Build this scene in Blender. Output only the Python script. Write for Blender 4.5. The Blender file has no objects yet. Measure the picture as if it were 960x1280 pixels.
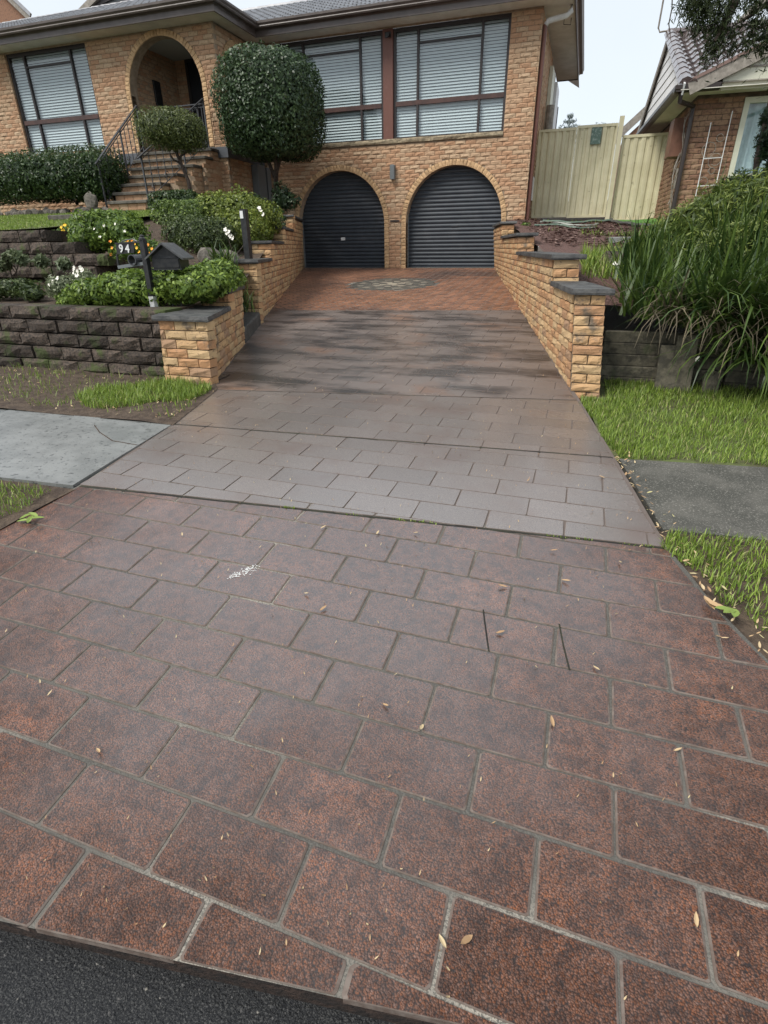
import bpy, bmesh, math, random
import numpy as np
from mathutils import Matrix, Vector

# ------------------------------------------------------------------ camera, world, sun, exposure
SC = bpy.context.scene
COL = SC.collection
PITCH, ROLL, YAW, FPX = math.radians(26.1656), math.radians(0.684), math.radians(-18.694), 674.18   # metres; camera at the origin


def cam_axes():
    cy, sy = math.cos(YAW), math.sin(YAW)
    fwd = Vector((sy * math.cos(PITCH), cy * math.cos(PITCH), -math.sin(PITCH)))
    right = Vector((cy, -sy, 0.0))
    down = fwd.cross(right)
    c, s = math.cos(ROLL), math.sin(ROLL)
    return c * right + s * down, -s * right + c * down, fwd


CR, CD, CF = cam_axes()
cam_data = bpy.data.cameras.new('camera')
cam = bpy.data.objects.new('camera', cam_data)
COL.objects.link(cam)
cam_data.sensor_fit = 'VERTICAL'
cam_data.sensor_height = 36.0
cam_data.lens = FPX / 1280.0 * 36.0
cam_data.clip_start = 0.02
cam_data.clip_end = 2000.0
cam.matrix_world = Matrix(((CR.x, -CD.x, -CF.x, 0), (CR.y, -CD.y, -CF.y, 0), (CR.z, -CD.z, -CF.z, 0), (0, 0, 0, 1)))
SC.camera = cam

SUN_DIR = Vector((0.62, 0.76, -1.2)).normalized()     # the way the light travels
world = bpy.data.worlds.new('World')
SC.world = world
world.use_nodes = True
wn, wl = world.node_tree.nodes, world.node_tree.links
wn.clear()
w_out = wn.new('ShaderNodeOutputWorld')
w_bg = wn.new('ShaderNodeBackground')
w_sky = wn.new('ShaderNodeTexSky')
w_sky.sky_type = 'NISHITA'
w_sky.sun_disc = False
w_sky.sun_elevation = math.asin(-SUN_DIR.z)
w_sky.sun_rotation = math.atan2(-SUN_DIR.x, -SUN_DIR.y)
w_mix = wn.new('ShaderNodeMix')
w_mix.data_type = 'RGBA'
w_mix.inputs[0].default_value = 0.86                    # an even layer of cloud over the sky
w_cl = wn.new('ShaderNodeMix')
w_cl.data_type = 'RGBA'
w_cl.inputs[6].default_value = (3.45, 3.7, 3.92, 1)
w_cl.inputs[7].default_value = (4.1, 4.28, 4.4, 1)
w_no = wn.new('ShaderNodeTexNoise')
w_no.inputs['Scale'].default_value = 3.0
w_no.inputs['Detail'].default_value = 4.0
w_tc = wn.new('ShaderNodeTexCoord')
wl.new(w_tc.outputs['Generated'], w_no.inputs['Vector'])
wl.new(w_no.outputs['Fac'], w_cl.inputs[0])
wl.new(w_sky.outputs[0], w_mix.inputs[6])
wl.new(w_cl.outputs[2], w_mix.inputs[7])
wl.new(w_mix.outputs[2], w_bg.inputs['Color'])
w_bg.inputs['Strength'].default_value = 0.1
wl.new(w_bg.outputs[0], w_out.inputs['Surface'])

sun_data = bpy.data.lights.new('sun', 'SUN')
sun_data.energy = 1.5
sun_data.angle = math.radians(25)
sun_data.color = (1.0, 0.96, 0.9)
sun = bpy.data.objects.new('sun', sun_data)
COL.objects.link(sun)
sun.rotation_euler = SUN_DIR.to_track_quat('-Z', 'Y').to_euler()

SC.view_settings.view_transform = 'Standard'
SC.view_settings.look = 'None'
SC.view_settings.exposure = 1.30
SC.view_settings.gamma = 1.0
SC.view_settings.use_curve_mapping = False
SC.render.engine = 'CYCLES'
SC.cycles.use_denoising = True
SC.cycles.max_bounces = 6
SC.cycles.transparent_max_bounces = 8

RNG = np.random.default_rng(7)
random.seed(7)


# ------------------------------------------------------------------ helpers
def ray(px, py):
    return CR * (px - 480) + CD * (py - 640) + CF * FPX


def at(px, py, Y):
    d = ray(px, py)
    return d * (Y / d.y)


def lin(r, g, b):
    f = lambda c: (c / 255 / 12.92) if c / 255 <= 0.04045 else ((c / 255 + 0.055) / 1.055) ** 2.4
    return (f(r), f(g), f(b))


def interp(x, xs, ys):
    return float(np.interp(x, xs, ys))


class MB:
    """collects geometry and links it as ONE mesh object"""
    def __init__(self):
        self.v, self.f, self.t, self.m = [], [], [], []

    def add(self, vs, fs, tint=0.5, m=0):
        o = len(self.v)
        self.v += [tuple(p) for p in vs]
        self.t += [tint] * len(vs)
        for f in fs:
            self.f.append([i + o for i in f])
            self.m.append(m)
        return self

    def box(self, x0, x1, y0, y1, z0, z1, tint=0.5, m=0):
        vs = [(x, y, z) for z in (z0, z1) for y in (y0, y1) for x in (x0, x1)]
        return self.add(vs, [(0, 2, 3, 1), (4, 5, 7, 6), (0, 1, 5, 4), (2, 6, 7, 3), (0, 4, 6, 2), (1, 3, 7, 5)], tint, m)

    def bbox(self, x0, x1, y0, y1, z0, z1, b=0.006, tint=0.5, m=0):
        """box with bevelled top and vertical edges"""
        pts = lambda e, z: [(x0 + e + b, y0 + e, z), (x1 - e - b, y0 + e, z), (x1 - e, y0 + e + b, z), (x1 - e, y1 - e - b, z),
                            (x1 - e - b, y1 - e, z), (x0 + e + b, y1 - e, z), (x0 + e, y1 - e - b, z), (x0 + e, y0 + e + b, z)]
        vs = pts(0, z0) + pts(0, z1 - b) + pts(b, z1)
        fs = [tuple(range(7, -1, -1)), tuple(range(16, 24))]
        for k in range(2):
            fs += [(k * 8 + i, k * 8 + (i + 1) % 8, k * 8 + 8 + (i + 1) % 8, k * 8 + 8 + i) for i in range(8)]
        return self.add(vs, fs, tint, m)

    def prism(self, poly, vec, tint=0.5, m=0):
        n = len(poly)
        vec = Vector(vec)
        vs = [Vector(p) for p in poly]
        vs = vs + [p + vec for p in vs]
        fs = [tuple(range(n - 1, -1, -1)), tuple(range(n, 2 * n))] + [(i, (i + 1) % n, n + (i + 1) % n, n + i) for i in range(n)]
        return self.add(vs, fs, tint, m)

    def beam(self, a, b, w, h, up=(0, 0, 1), tint=0.5, m=0):
        a, b, up = Vector(a), Vector(b), Vector(up)
        d = (b - a).normalized()
        s = d.cross(up)
        s = s.normalized() if s.length > 1e-4 else Vector((1, 0, 0))
        u = s.cross(d).normalized()
        c = [(-s * w - u * h) / 2, (s * w - u * h) / 2, (s * w + u * h) / 2, (-s * w + u * h) / 2]
        return self.prism([a + k for k in c], b - a, tint, m)

    def tube(self, pts, r, n=8, tint=0.5, m=0):
        pts = [Vector(p) for p in pts]
        rs = r if isinstance(r, (list, tuple)) else [r] * len(pts)
        vs, fs = [], []
        for i, p in enumerate(pts):
            d = (pts[min(i + 1, len(pts) - 1)] - pts[max(i - 1, 0)]).normalized()
            a = d.cross(Vector((0, 0, 1)))
            a = a.normalized() if a.length > 0.05 else d.cross(Vector((1, 0, 0))).normalized()
            b = d.cross(a)
            for k in range(n):
                t = 2 * math.pi * k / n
                vs.append(p + (a * math.cos(t) + b * math.sin(t)) * rs[i])
        for i in range(len(pts) - 1):
            for k in range(n):
                fs.append((i * n + k, i * n + (k + 1) % n, i * n + n + (k + 1) % n, i * n + n + k))
        fs.append(tuple(range(n - 1, -1, -1)))
        fs.append(tuple(range(len(pts) * n - n, len(pts) * n)))
        return self.add(vs, fs, tint, m)

    def xform(self, M):
        self.v = [tuple(M @ Vector(p)) for p in self.v]
        return self

    def mesh(self, name, mats):
        me = bpy.data.meshes.new(name)
        me.from_pydata(self.v, [], self.f)
        ms = mats if isinstance(mats, (list, tuple)) else [mats]
        for x in ms:
            me.materials.append(x)
        if len(ms) > 1:
            me.polygons.foreach_set('material_index', self.m)
        a = me.attributes.new('tint', 'FLOAT', 'POINT')
        a.data.foreach_set('value', self.t)
        me.update()
        return me

    def obj(self, name, mats, parent=None, smooth=False):
        o = link(name, self.mesh(name, mats), parent)
        if smooth:
            for p in o.data.polygons:
                p.use_smooth = True
        return o


def link(name, me, parent=None, M=None):
    o = bpy.data.objects.new(name, me)
    COL.objects.link(o)
    if parent is not None:
        o.parent = parent
        L = Vector((0, 0, 0))
        q = parent
        while q is not None:
            if q.type == 'EMPTY':
                L = L + q.location
            q = q.parent
        o.matrix_parent_inverse = Matrix.Translation(-L) if parent.type == 'EMPTY' else Matrix.Identity(4)
    if M is not None:
        o.matrix_basis = M
    return o


def tag(o, label, cat, group=None, kind=None):
    o['label'] = label
    o['category'] = cat
    if group:
        o['group'] = group
    if kind:
        o['kind'] = kind
    return o


def thing(name, label, cat, loc, group=None):
    e = bpy.data.objects.new(name, None)
    COL.objects.link(e)
    e.empty_display_size = 0.1
    e.location = loc
    return tag(e, label, cat, group)


def structure(o, label=None):
    o['kind'] = 'structure'
    if label:
        o['label'] = label
    return o


def fast_mesh(name, V, F, mat, tint=None):
    """V (n,3), F (m,k) numpy arrays"""
    me = bpy.data.meshes.new(name)
    V = np.asarray(V, np.float32)
    F = np.asarray(F, np.int32)
    k = F.shape[1]
    me.vertices.add(len(V))
    me.vertices.foreach_set('co', V.ravel())
    me.loops.add(F.size)
    me.loops.foreach_set('vertex_index', F.ravel())
    me.polygons.add(len(F))
    me.polygons.foreach_set('loop_start', np.arange(0, F.size, k, dtype=np.int32))
    a = me.attributes.new('tint', 'FLOAT', 'POINT')
    a.data.foreach_set('value', np.asarray(tint if tint is not None else np.full(len(V), 0.5), np.float32))
    me.materials.append(mat)
    me.update(calc_edges=True)
    return me


def pieces(name, entries, parent, limit=300, stuff_name=None):
    """entries: (mesh, world matrix). The nearest `limit` become objects, the rest one joined part."""
    entries = sorted(entries, key=lambda e: e[1].translation.length)
    for me, Mx in entries[:limit]:
        link(name, me, parent, Mx)
    rest = entries[limit:]
    if rest:
        V, F, T, MI, o = [], [], [], [], 0
        cache = {}
        for me, Mx in rest:
            if me.name not in cache:
                co = np.empty(len(me.vertices) * 3, np.float32)
                me.vertices.foreach_get('co', co)
                t = np.empty(len(me.vertices), np.float32)
                me.attributes['tint'].data.foreach_get('value', t)
                cache[me.name] = (co.reshape(-1, 3), [list(p.vertices) for p in me.polygons], t, [p.material_index for p in me.polygons])
            co, fs, t, mi = cache[me.name]
            MI += mi
            A = np.array(Mx)
            V.append(co @ A[:3, :3].T + A[:3, 3])
            T.append(t)
            F += [[i + o for i in f] for f in fs]
            o += len(co)
        V = np.concatenate(V)
        me = bpy.data.meshes.new(stuff_name or name)
        me.from_pydata(V.tolist(), [], F)
        for x in rest[0][0].materials:
            me.materials.append(x)
        me.polygons.foreach_set('material_index', MI)
        a = me.attributes.new('tint', 'FLOAT', 'POINT')
        a.data.foreach_set('value', np.concatenate(T))
        ob = link(stuff_name or name, me, parent)
        ob['kind'] = 'stuff'


# ------------------------------------------------------------------ materials
def mat(name, col, col2=None, scale=6.0, lo=0.35, hi=0.65, rough=0.8, rough2=None, spec=0.4, tint=0.0, bump=None, col3=None, scale3=1.0, lo3=0.5,
        hi3=0.7, metal=0.0, coat=0.0, ramp=None, detail=4.0, trans=0.0, coat_rough=0.32, stretch=None, wet=None, col3_first=False, coat_ior=1.5, pebble=None):
    """base colour = col, mixed with col2 by one noise and col3 by another; the `tint` attribute varies each piece; bump = (scale, strength, distance)"""
    m = bpy.data.materials.new(name)
    m.use_nodes = True
    N, L = m.node_tree.nodes, m.node_tree.links
    b = N['Principled BSDF']
    geo = N.new('ShaderNodeNewGeometry')
    pos = geo.outputs['Position']

    def noise(sc, det=detail, st=None):
        n = N.new('ShaderNodeTexNoise')
        n.inputs['Scale'].default_value = sc
        n.inputs['Detail'].default_value = det
        n.inputs['Roughness'].default_value = 0.6
        if st:
            mp = N.new('ShaderNodeVectorMath')
            mp.operation = 'MULTIPLY'
            mp.inputs[1].default_value = st
            L.new(pos, mp.inputs[0])
            L.new(mp.outputs[0], n.inputs['Vector'])
        else:
            L.new(pos, n.inputs['Vector'])
        return n.outputs['Fac']

    def rng(v, a, c, o0=0.0, o1=1.0):
        r = N.new('ShaderNodeMapRange')
        r.interpolation_type = 'SMOOTHSTEP'
        for i, k in enumerate((a, c, o0, o1)):
            r.inputs[i + 1].default_value = k
        L.new(v, r.inputs[0])
        return r.outputs[0]

    def mix(f, a, c):
        x = N.new('ShaderNodeMix')
        x.data_type = 'RGBA'
        if isinstance(f, float):
            x.inputs[0].default_value = f
        else:
            L.new(f, x.inputs[0])
        for i, k in ((6, a), (7, c)):
            if isinstance(k, tuple):
                x.inputs[i].default_value = (*k[:3], 1)
            else:
                L.new(k, x.inputs[i])
        return x.outputs[2]
    at_ = N.new('ShaderNodeAttribute')
    at_.attribute_name = 'tint'
    tv = at_.outputs['Fac']
    c = col
    if ramp:
        r = N.new('ShaderNodeValToRGB')
        while len(r.color_ramp.elements) < len(ramp):
            r.color_ramp.elements.new(0.5)
        for e, (p, k) in zip(r.color_ramp.elements, ramp):
            e.position = p
            e.color = (*k, 1)
        L.new(tv, r.inputs[0])
        c = r.outputs[0]
    n1 = noise(scale)
    if col3 and col3_first:                                # worn patches, under the grain
        c = mix(rng(noise(scale3, 5.0, stretch), lo3, hi3), c, col3)
    if col2:
        f1 = rng(n1, lo, hi)
        c = mix(f1, c, col2)
    if col3 and not col3_first:
        c = mix(rng(noise(scale3, 6.0, stretch), lo3, hi3), c, col3)
    peb_h = None
    if pebble:                                             # exposed rough grain: every grain its own tone, dark pits between
        nz = N.new('ShaderNodeTexNoise')
        nz.inputs['Scale'].default_value = pebble * 0.7
        L.new(pos, nz.inputs['Vector'])
        ad = N.new('ShaderNodeVectorMath')
        ad.operation = 'MULTIPLY_ADD'
        L.new(nz.outputs['Color'], ad.inputs[0])
        ad.inputs[1].default_value = (0.9 / pebble,) * 3
        L.new(pos, ad.inputs[2])
        vo = N.new('ShaderNodeTexVoronoi')
        vo.inputs['Scale'].default_value = pebble
        L.new(ad.outputs[0], vo.inputs['Vector'])
        sp = N.new('ShaderNodeSeparateColor')
        L.new(vo.outputs['Color'], sp.inputs[0])
        hs = N.new('ShaderNodeHueSaturation')
        L.new(rng_lin(N, L, sp.outputs[0], 0, 1, 0.66, 1.30), hs.inputs['Value'])
        L.new(rng_lin(N, L, sp.outputs[1], 0, 1, 0.75, 1.1), hs.inputs['Saturation'])
        L.new(c, hs.inputs['Color'])
        c = mix(rng(vo.outputs['Distance'], 0.42, 0.95), hs.outputs[0], (0.016, 0.011, 0.010))
        peb_h = rng_lin(N, L, vo.outputs['Distance'], 0.0, 0.8, 1.0, 0.0)
    if tint:
        h = N.new('ShaderNodeHueSaturation')
        L.new(rng_lin(N, L, tv, 0, 1, 1 - tint, 1 + tint), h.inputs['Value'])
        if isinstance(c, tuple):
            h.inputs['Color'].default_value = (*c, 1)
        else:
            L.new(c, h.inputs['Color'])
        c = h.outputs[0]
    if isinstance(c, tuple):
        b.inputs['Base Color'].default_value = (*c, 1)
    else:
        L.new(c, b.inputs['Base Color'])
    b.inputs['Roughness'].default_value = rough
    if rough2 is not None:
        L.new(rng(noise(1.3, 3.0), 0.35, 0.65, rough, rough2), b.inputs['Roughness'])
    b.inputs['Specular IOR Level'].default_value = spec
    b.inputs['Metallic'].default_value = metal
    b.inputs['Coat Weight'].default_value = coat
    b.inputs['Coat Roughness'].default_value = coat_rough
    b.inputs['Coat IOR'].default_value = coat_ior
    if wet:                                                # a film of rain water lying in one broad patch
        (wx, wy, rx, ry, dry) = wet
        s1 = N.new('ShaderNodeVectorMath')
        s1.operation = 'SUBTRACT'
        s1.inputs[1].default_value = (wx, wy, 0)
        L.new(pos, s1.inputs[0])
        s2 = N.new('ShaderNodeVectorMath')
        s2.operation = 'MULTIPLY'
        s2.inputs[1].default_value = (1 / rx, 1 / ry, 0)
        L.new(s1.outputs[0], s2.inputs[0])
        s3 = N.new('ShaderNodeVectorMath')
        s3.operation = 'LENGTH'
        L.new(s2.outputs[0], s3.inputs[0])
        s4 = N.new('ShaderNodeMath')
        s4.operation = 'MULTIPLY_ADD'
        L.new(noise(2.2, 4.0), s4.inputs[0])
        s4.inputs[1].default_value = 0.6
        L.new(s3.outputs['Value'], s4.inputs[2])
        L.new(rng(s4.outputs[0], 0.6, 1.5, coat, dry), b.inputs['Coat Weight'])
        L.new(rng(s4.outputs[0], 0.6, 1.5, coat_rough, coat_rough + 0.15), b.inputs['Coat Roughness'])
    if bump:
        bn = N.new('ShaderNodeBump')
        bn.inputs['Strength'].default_value = bump[1]
        bn.inputs['Distance'].default_value = bump[2]
        L.new(peb_h if peb_h else noise(bump[0], 3.0), bn.inputs['Height'])
        L.new(bn.outputs[0], b.inputs['Normal'])
    return m


def rng_lin(N, L, v, a, c, o0, o1):
    r = N.new('ShaderNodeMapRange')
    for i, k in enumerate((a, c, o0, o1)):
        r.inputs[i + 1].default_value = k
    L.new(v, r.inputs[0])
    return r.outputs[0]


def leaf_mat(name, dark, light, rough=0.45, spec=0.4, pale=None):
    ramp = [(0.0, dark), (0.6, tuple((a + b) / 2 for a, b in zip(dark, light))), (0.9, light)]
    if pale:
        ramp.append((1.0, pale))
    m = mat(name, dark, rough=rough, spec=spec, ramp=ramp)
    N, L = m.node_tree.nodes, m.node_tree.links
    b = N['Principled BSDF']
    tr = N.new('ShaderNodeBsdfTranslucent')
    src = b.inputs['Base Color'].links[0].from_socket
    L.new(src, tr.inputs['Color'])
    mx = N.new('ShaderNodeMixShader')
    mx.inputs[0].default_value = 0.28
    out = N['Material Output']
    L.new(b.outputs[0], mx.inputs[1])
    L.new(tr.outputs[0], mx.inputs[2])
    L.new(mx.outputs[0], out.inputs['Surface'])
    return m


def glass_mat(name):
    m = bpy.data.materials.new(name)
    m.use_nodes = True
    N, L = m.node_tree.nodes, m.node_tree.links
    N.remove(N['Principled BSDF'])
    g = N.new('ShaderNodeBsdfGlossy')
    g.inputs['Roughness'].default_value = 0.02
    t = N.new('ShaderNodeBsdfTransparent')
    t.inputs['Color'].default_value = (0.93, 0.96, 0.97, 1)
    f = N.new('ShaderNodeFresnel')
    f.inputs['IOR'].default_value = 1.8
    geo = N.new('ShaderNodeNewGeometry')
    n = N.new('ShaderNodeTexNoise')
    n.inputs['Scale'].default_value = 1.2
    L.new(geo.outputs['Position'], n.inputs['Vector'])
    bp = N.new('ShaderNodeBump')
    bp.inputs['Strength'].default_value = 0.06
    bp.inputs['Distance'].default_value = 0.02
    L.new(n.outputs['Fac'], bp.inputs['Height'])
    L.new(bp.outputs[0], g.inputs['Normal'])
    x = N.new('ShaderNodeMixShader')
    inv = N.new('ShaderNodeMath')                      # only the outer face of the pane mirrors
    inv.operation = 'SUBTRACT'
    inv.inputs[0].default_value = 1.0
    L.new(geo.outputs['Backfacing'], inv.inputs[1])
    mu = N.new('ShaderNodeMath')
    mu.operation = 'MULTIPLY'
    L.new(f.outputs[0], mu.inputs[0])
    L.new(inv.outputs[0], mu.inputs[1])
    L.new(mu.outputs[0], x.inputs[0])
    L.new(t.outputs[0], x.inputs[1])
    L.new(g.outputs[0], x.inputs[2])
    L.new(x.outputs[0], N['Material Output'].inputs['Surface'])
    return m


BR = [(0.0, (0.38, 0.24, 0.15)), (0.25, (0.45, 0.31, 0.195)), (0.5, (0.49, 0.35, 0.225)), (0.75, (0.46, 0.285, 0.172)), (1.0, (0.41, 0.235, 0.135))]
BY = [(0.0, (0.40, 0.27, 0.145)), (0.4, (0.50, 0.345, 0.185)), (0.7, (0.50, 0.315, 0.16)), (0.88, (0.42, 0.225, 0.11)), (1.0, (0.25, 0.185, 0.13))]
M_BRICK = mat('house_brick', (0.4, 0.2, 0.1), col2=(0.24, 0.135, 0.075), scale=26, lo=0.55, hi=0.70, rough=0.85, ramp=BR, bump=(60, 0.6, 0.008))
M_WALLBRICK = mat('retaining_brick', (0.5, 0.3, 0.14), col2=(0.20, 0.13, 0.08), scale=24, lo=0.56, hi=0.70, rough=0.8, ramp=BY, bump=(70, 0.6, 0.008),
                  col3=(0.16, 0.125, 0.09), scale3=5.0, lo3=0.56, hi3=0.72)
M_NBRICK = mat('neighbour_brick', (0.3, 0.15, 0.1), col2=(0.13, 0.07, 0.05), scale=18, lo=0.48, hi=0.7, rough=0.85,
               ramp=[(0, (0.17, 0.095, 0.065)), (0.5, (0.26, 0.14, 0.085)), (1, (0.30, 0.19, 0.12))], bump=(60, 0.6, 0.008))
M_MORTAR = mat('mortar', (0.36, 0.28, 0.20), col2=(0.26, 0.195, 0.135), scale=9, rough=0.95, bump=(120, 0.4, 0.004))
M_MORTAR_DK = mat('retaining_mortar', (0.17, 0.13, 0.09), col2=(0.09, 0.075, 0.055), scale=9, rough=0.95)
M_VOUS = mat('arch_brick', (0.5, 0.33, 0.18), col2=(0.3, 0.18, 0.09), scale=25, lo=0.5, hi=0.75, rough=0.85, tint=0.2, bump=(60, 0.5, 0.006))
M_SLATE = mat('slate_cap', (0.035, 0.036, 0.037), col2=(0.085, 0.084, 0.08), scale=9, rough=0.42, rough2=0.7, spec=0.5, tint=0.25, bump=(45, 0.6, 0.01))
M_SILL = mat('sandstone_sill', (0.33, 0.27, 0.18), col2=(0.18, 0.15, 0.1), scale=14, rough=0.85, tint=0.15, bump=(40, 0.7, 0.01))
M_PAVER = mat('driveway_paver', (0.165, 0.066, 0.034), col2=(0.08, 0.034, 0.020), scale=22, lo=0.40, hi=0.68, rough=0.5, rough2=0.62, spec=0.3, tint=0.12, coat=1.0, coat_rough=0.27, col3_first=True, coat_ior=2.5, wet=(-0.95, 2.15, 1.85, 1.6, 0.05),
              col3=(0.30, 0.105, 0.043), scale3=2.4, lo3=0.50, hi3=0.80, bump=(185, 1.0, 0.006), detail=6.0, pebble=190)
M_PAVER_MID = mat('driveway_paver_worn_sheen', (0.175, 0.142, 0.122), col2=(0.10, 0.08, 0.069), scale=200, lo=0.43, hi=0.57, rough=0.36, rough2=0.5, spec=0.5, tint=0.12, coat=1.0, coat_rough=0.23, coat_ior=2.5, wet=(-1.3, 3.3, 2.6, 2.6, 0.25),
                  col3=(0.115, 0.075, 0.058), scale3=1.7, lo3=0.48, hi3=0.70, bump=(130, 0.35, 0.004), detail=3.0)  # worn middle pavers; sky sheen is partly painted into the greyer base colour
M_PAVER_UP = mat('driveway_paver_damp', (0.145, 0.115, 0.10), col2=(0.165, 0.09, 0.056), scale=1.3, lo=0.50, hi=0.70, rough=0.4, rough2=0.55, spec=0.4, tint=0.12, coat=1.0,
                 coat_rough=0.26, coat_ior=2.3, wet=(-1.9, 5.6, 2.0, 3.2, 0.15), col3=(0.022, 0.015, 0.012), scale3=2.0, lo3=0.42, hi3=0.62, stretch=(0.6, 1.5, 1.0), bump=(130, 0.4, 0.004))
M_PAVER_RED = mat('garage_paver', (0.26, 0.115, 0.06), col2=(0.12, 0.055, 0.035), scale=9, lo=0.45, hi=0.7, rough=0.42, rough2=0.6, spec=0.45, tint=0.3,
                  col3=(0.06, 0.032, 0.024), scale3=0.7, lo3=0.48, hi3=0.68, stretch=(.6, 1.4, 1), coat=.4, bump=(80, 0.5, 0.005))
M_GROUT_MID = mat('worn_grout', (0.13, 0.104, 0.09), col2=(0.20, 0.17, 0.15), scale=2.2, lo=0.5, hi=0.75, rough=0.7, bump=(160, 0.6, 0.004))
M_GROUT = mat('paver_grout', (0.085, 0.079, 0.07), col2=(0.34, 0.31, 0.26), scale=1.0, lo=0.49, hi=0.72, rough=0.85, col3=(0.12, 0.115, 0.1), scale3=160, lo3=0.45,
              hi3=0.6, bump=(160, 0.9, 0.006))
M_EDGE_MID = mat('worn_paver_edge', (0.14, 0.112, 0.097), col2=(0.18, 0.147, 0.128), scale=30, rough=0.8, spec=0.2)
M_EDGE = mat('paver_edge', (0.115, 0.085, 0.070), col2=(0.17, 0.14, 0.12), scale=30, rough=0.8, spec=0.2)
M_LIP = mat('driveway_lip', (0.045, 0.028, 0.021), col2=(0.02, 0.015, 0.013), scale=30, rough=0.85, bump=(60, 1.0, 0.012))
M_JOINT = mat('joint_filler', (0.012, 0.010, 0.009), col2=(0.03, 0.03, 0.018), scale=6, rough=0.9)
M_PATH_L = mat('footpath_concrete', (0.21, 0.215, 0.205), col2=(0.14, 0.145, 0.138), scale=4, rough=0.42, rough2=0.6, coat=.8, coat_rough=.3, col3=(0.05, 0.053, 0.05), scale3=34, lo3=0.58, hi3=0.63,
               bump=(80, 0.5, 0.005))
M_PATH_R = mat('old_footpath_concrete', (0.095, 0.09, 0.077), col2=(0.055, 0.054, 0.045), scale=5, rough=0.7, col3=(0.20, 0.19, 0.165), scale3=110, lo3=0.54, hi3=0.66,
               bump=(80, 0.6, 0.005))
M_ROAD = mat('asphalt', (0.024, 0.025, 0.027), col2=(0.085, 0.085, 0.082), scale=240, lo=0.48, hi=0.66, rough=0.75, rough2=0.9, spec=0.25, bump=(140, 1.0, 0.014), col3=(0.16, 0.14, 0.11), scale3=2.2,
             lo3=0.62, hi3=0.85)
M_SOIL = mat('garden_soil', (0.05, 0.034, 0.024), col2=(0.095, 0.068, 0.047), scale=14, rough=0.95, col3=(0.15, 0.11, 0.075), scale3=55, lo3=0.62, hi3=0.74, bump=(45, 1.0, 0.02))
M_MULCH = mat('bark_mulch', (0.085, 0.045, 0.035), col2=(0.16, 0.09, 0.075), scale=35, rough=0.9, col3=(0.03, 0.018, 0.014), scale3=60, lo3=0.5, hi3=0.65, bump=(50, 1.0, 0.02))
M_LAWNBASE = mat('lawn_turf', (0.10, 0.13, 0.035), col2=(0.07, 0.062, 0.032), scale=5, rough=0.9, bump=(90, 0.8, 0.01))
M_TURF = mat('artificial_turf', (0.10, 0.26, 0.045), col2=(0.08, 0.2, 0.04), scale=40, rough=0.9, bump=(150, 0.8, 0.01))
M_BLOCK = mat('garden_block', (0.075, 0.056, 0.043), col2=(0.028, 0.023, 0.019), scale=40, lo=0.4, hi=0.65, rough=0.92, tint=0.4, col3=(0.042, 0.054, 0.016), scale3=3.2, lo3=0.52,
              hi3=0.64, bump=(55, 1.0, 0.012))
M_DOOR = mat('charcoal_roller_steel', (0.034, 0.041, 0.051), col2=(0.043, 0.051, 0.061), scale=3, rough=0.5, spec=0.35, tint=0.1, col3=(0.065, 0.072, 0.08), scale3=2.2, lo3=.5, hi3=.8)
M_BROWN = mat('brown_painted_timber', (0.085, 0.043, 0.035), col2=(0.055, 0.03, 0.026), scale=8, rough=0.5, tint=0.1)
M_BROWNPOST = mat('red_brown_post', (0.15, 0.065, 0.048), col2=(0.2, 0.1, 0.08), scale=10, lo=0.55, hi=0.8, rough=0.5)
M_DKFRAME = mat('dark_window_frame', (0.035, 0.028, 0.027), rough=0.45)
M_GUTTER = mat('brown_gutter', (0.10, 0.078, 0.068), col2=(0.075, 0.058, 0.05), scale=4, rough=0.38, spec=0.5)
M_SOFFIT = mat('soffit_board', (0.68, 0.65, 0.58), col2=(0.58, 0.55, 0.48), scale=3, rough=0.8)
M_TILE = mat('grey_roof_tile', (0.28, 0.28, 0.29), col2=(0.34, 0.34, 0.35), scale=6, rough=0.18, rough2=0.3, spec=0.7, tint=0.12, coat=0.4)
M_NTILE = mat('brown_roof_tile', (0.14, 0.11, 0.105), col2=(0.09, 0.07, 0.066), scale=7, rough=0.14, rough2=0.24, spec=0.8, tint=0.15, coat=0.8, coat_rough=0.15)
M_BLIND = mat('white_blind', (0.58, 0.61, 0.60), rough=0.5)
M_DARK = mat('dark_interior', (0.035, 0.037, 0.04), rough=0.9)
M_DARKDOOR = mat('dark_screen_door', (0.012, 0.014, 0.018), rough=0.6)
M_CEIL = mat('porch_ceiling', (0.42, 0.42, 0.38), rough=0.85)
M_SLAB = mat('grey_painted_slab', (0.075, 0.082, 0.092), col2=(0.1, 0.105, 0.115), scale=3, rough=0.5)
M_TREAD = mat('stone_tread', (0.11, 0.10, 0.082), col2=(0.06, 0.055, 0.045), scale=9, rough=0.8, tint=0.15, bump=(40, 0.6, 0.008))
M_IRON = mat('wrought_iron', (0.05, 0.052, 0.056), rough=0.4, spec=0.5)
M_BLACK = mat('black_paint', (0.014, 0.015, 0.017), col2=(0.03, 0.03, 0.03), scale=20, rough=0.4)
M_WHITE = mat('white_plastic', (0.72, 0.73, 0.72), col2=(0.6, 0.6, 0.58), scale=9, rough=0.4)
M_GREYBOX = mat('grey_steel_box', (0.14, 0.155, 0.16), rough=0.45)
M_CREAM = mat('cream_fence_steel', (0.66, 0.615, 0.42), col2=(0.58, 0.535, 0.35), scale=3.0, rough=0.42, tint=0.06, col3=(0.25, 0.23, 0.12), scale3=9, lo3=0.62, hi3=0.78)
M_CREAMTRIM = mat('cream_trim', (0.62, 0.62, 0.50), col2=(0.55, 0.55, 0.43), scale=3, rough=0.5)
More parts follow.
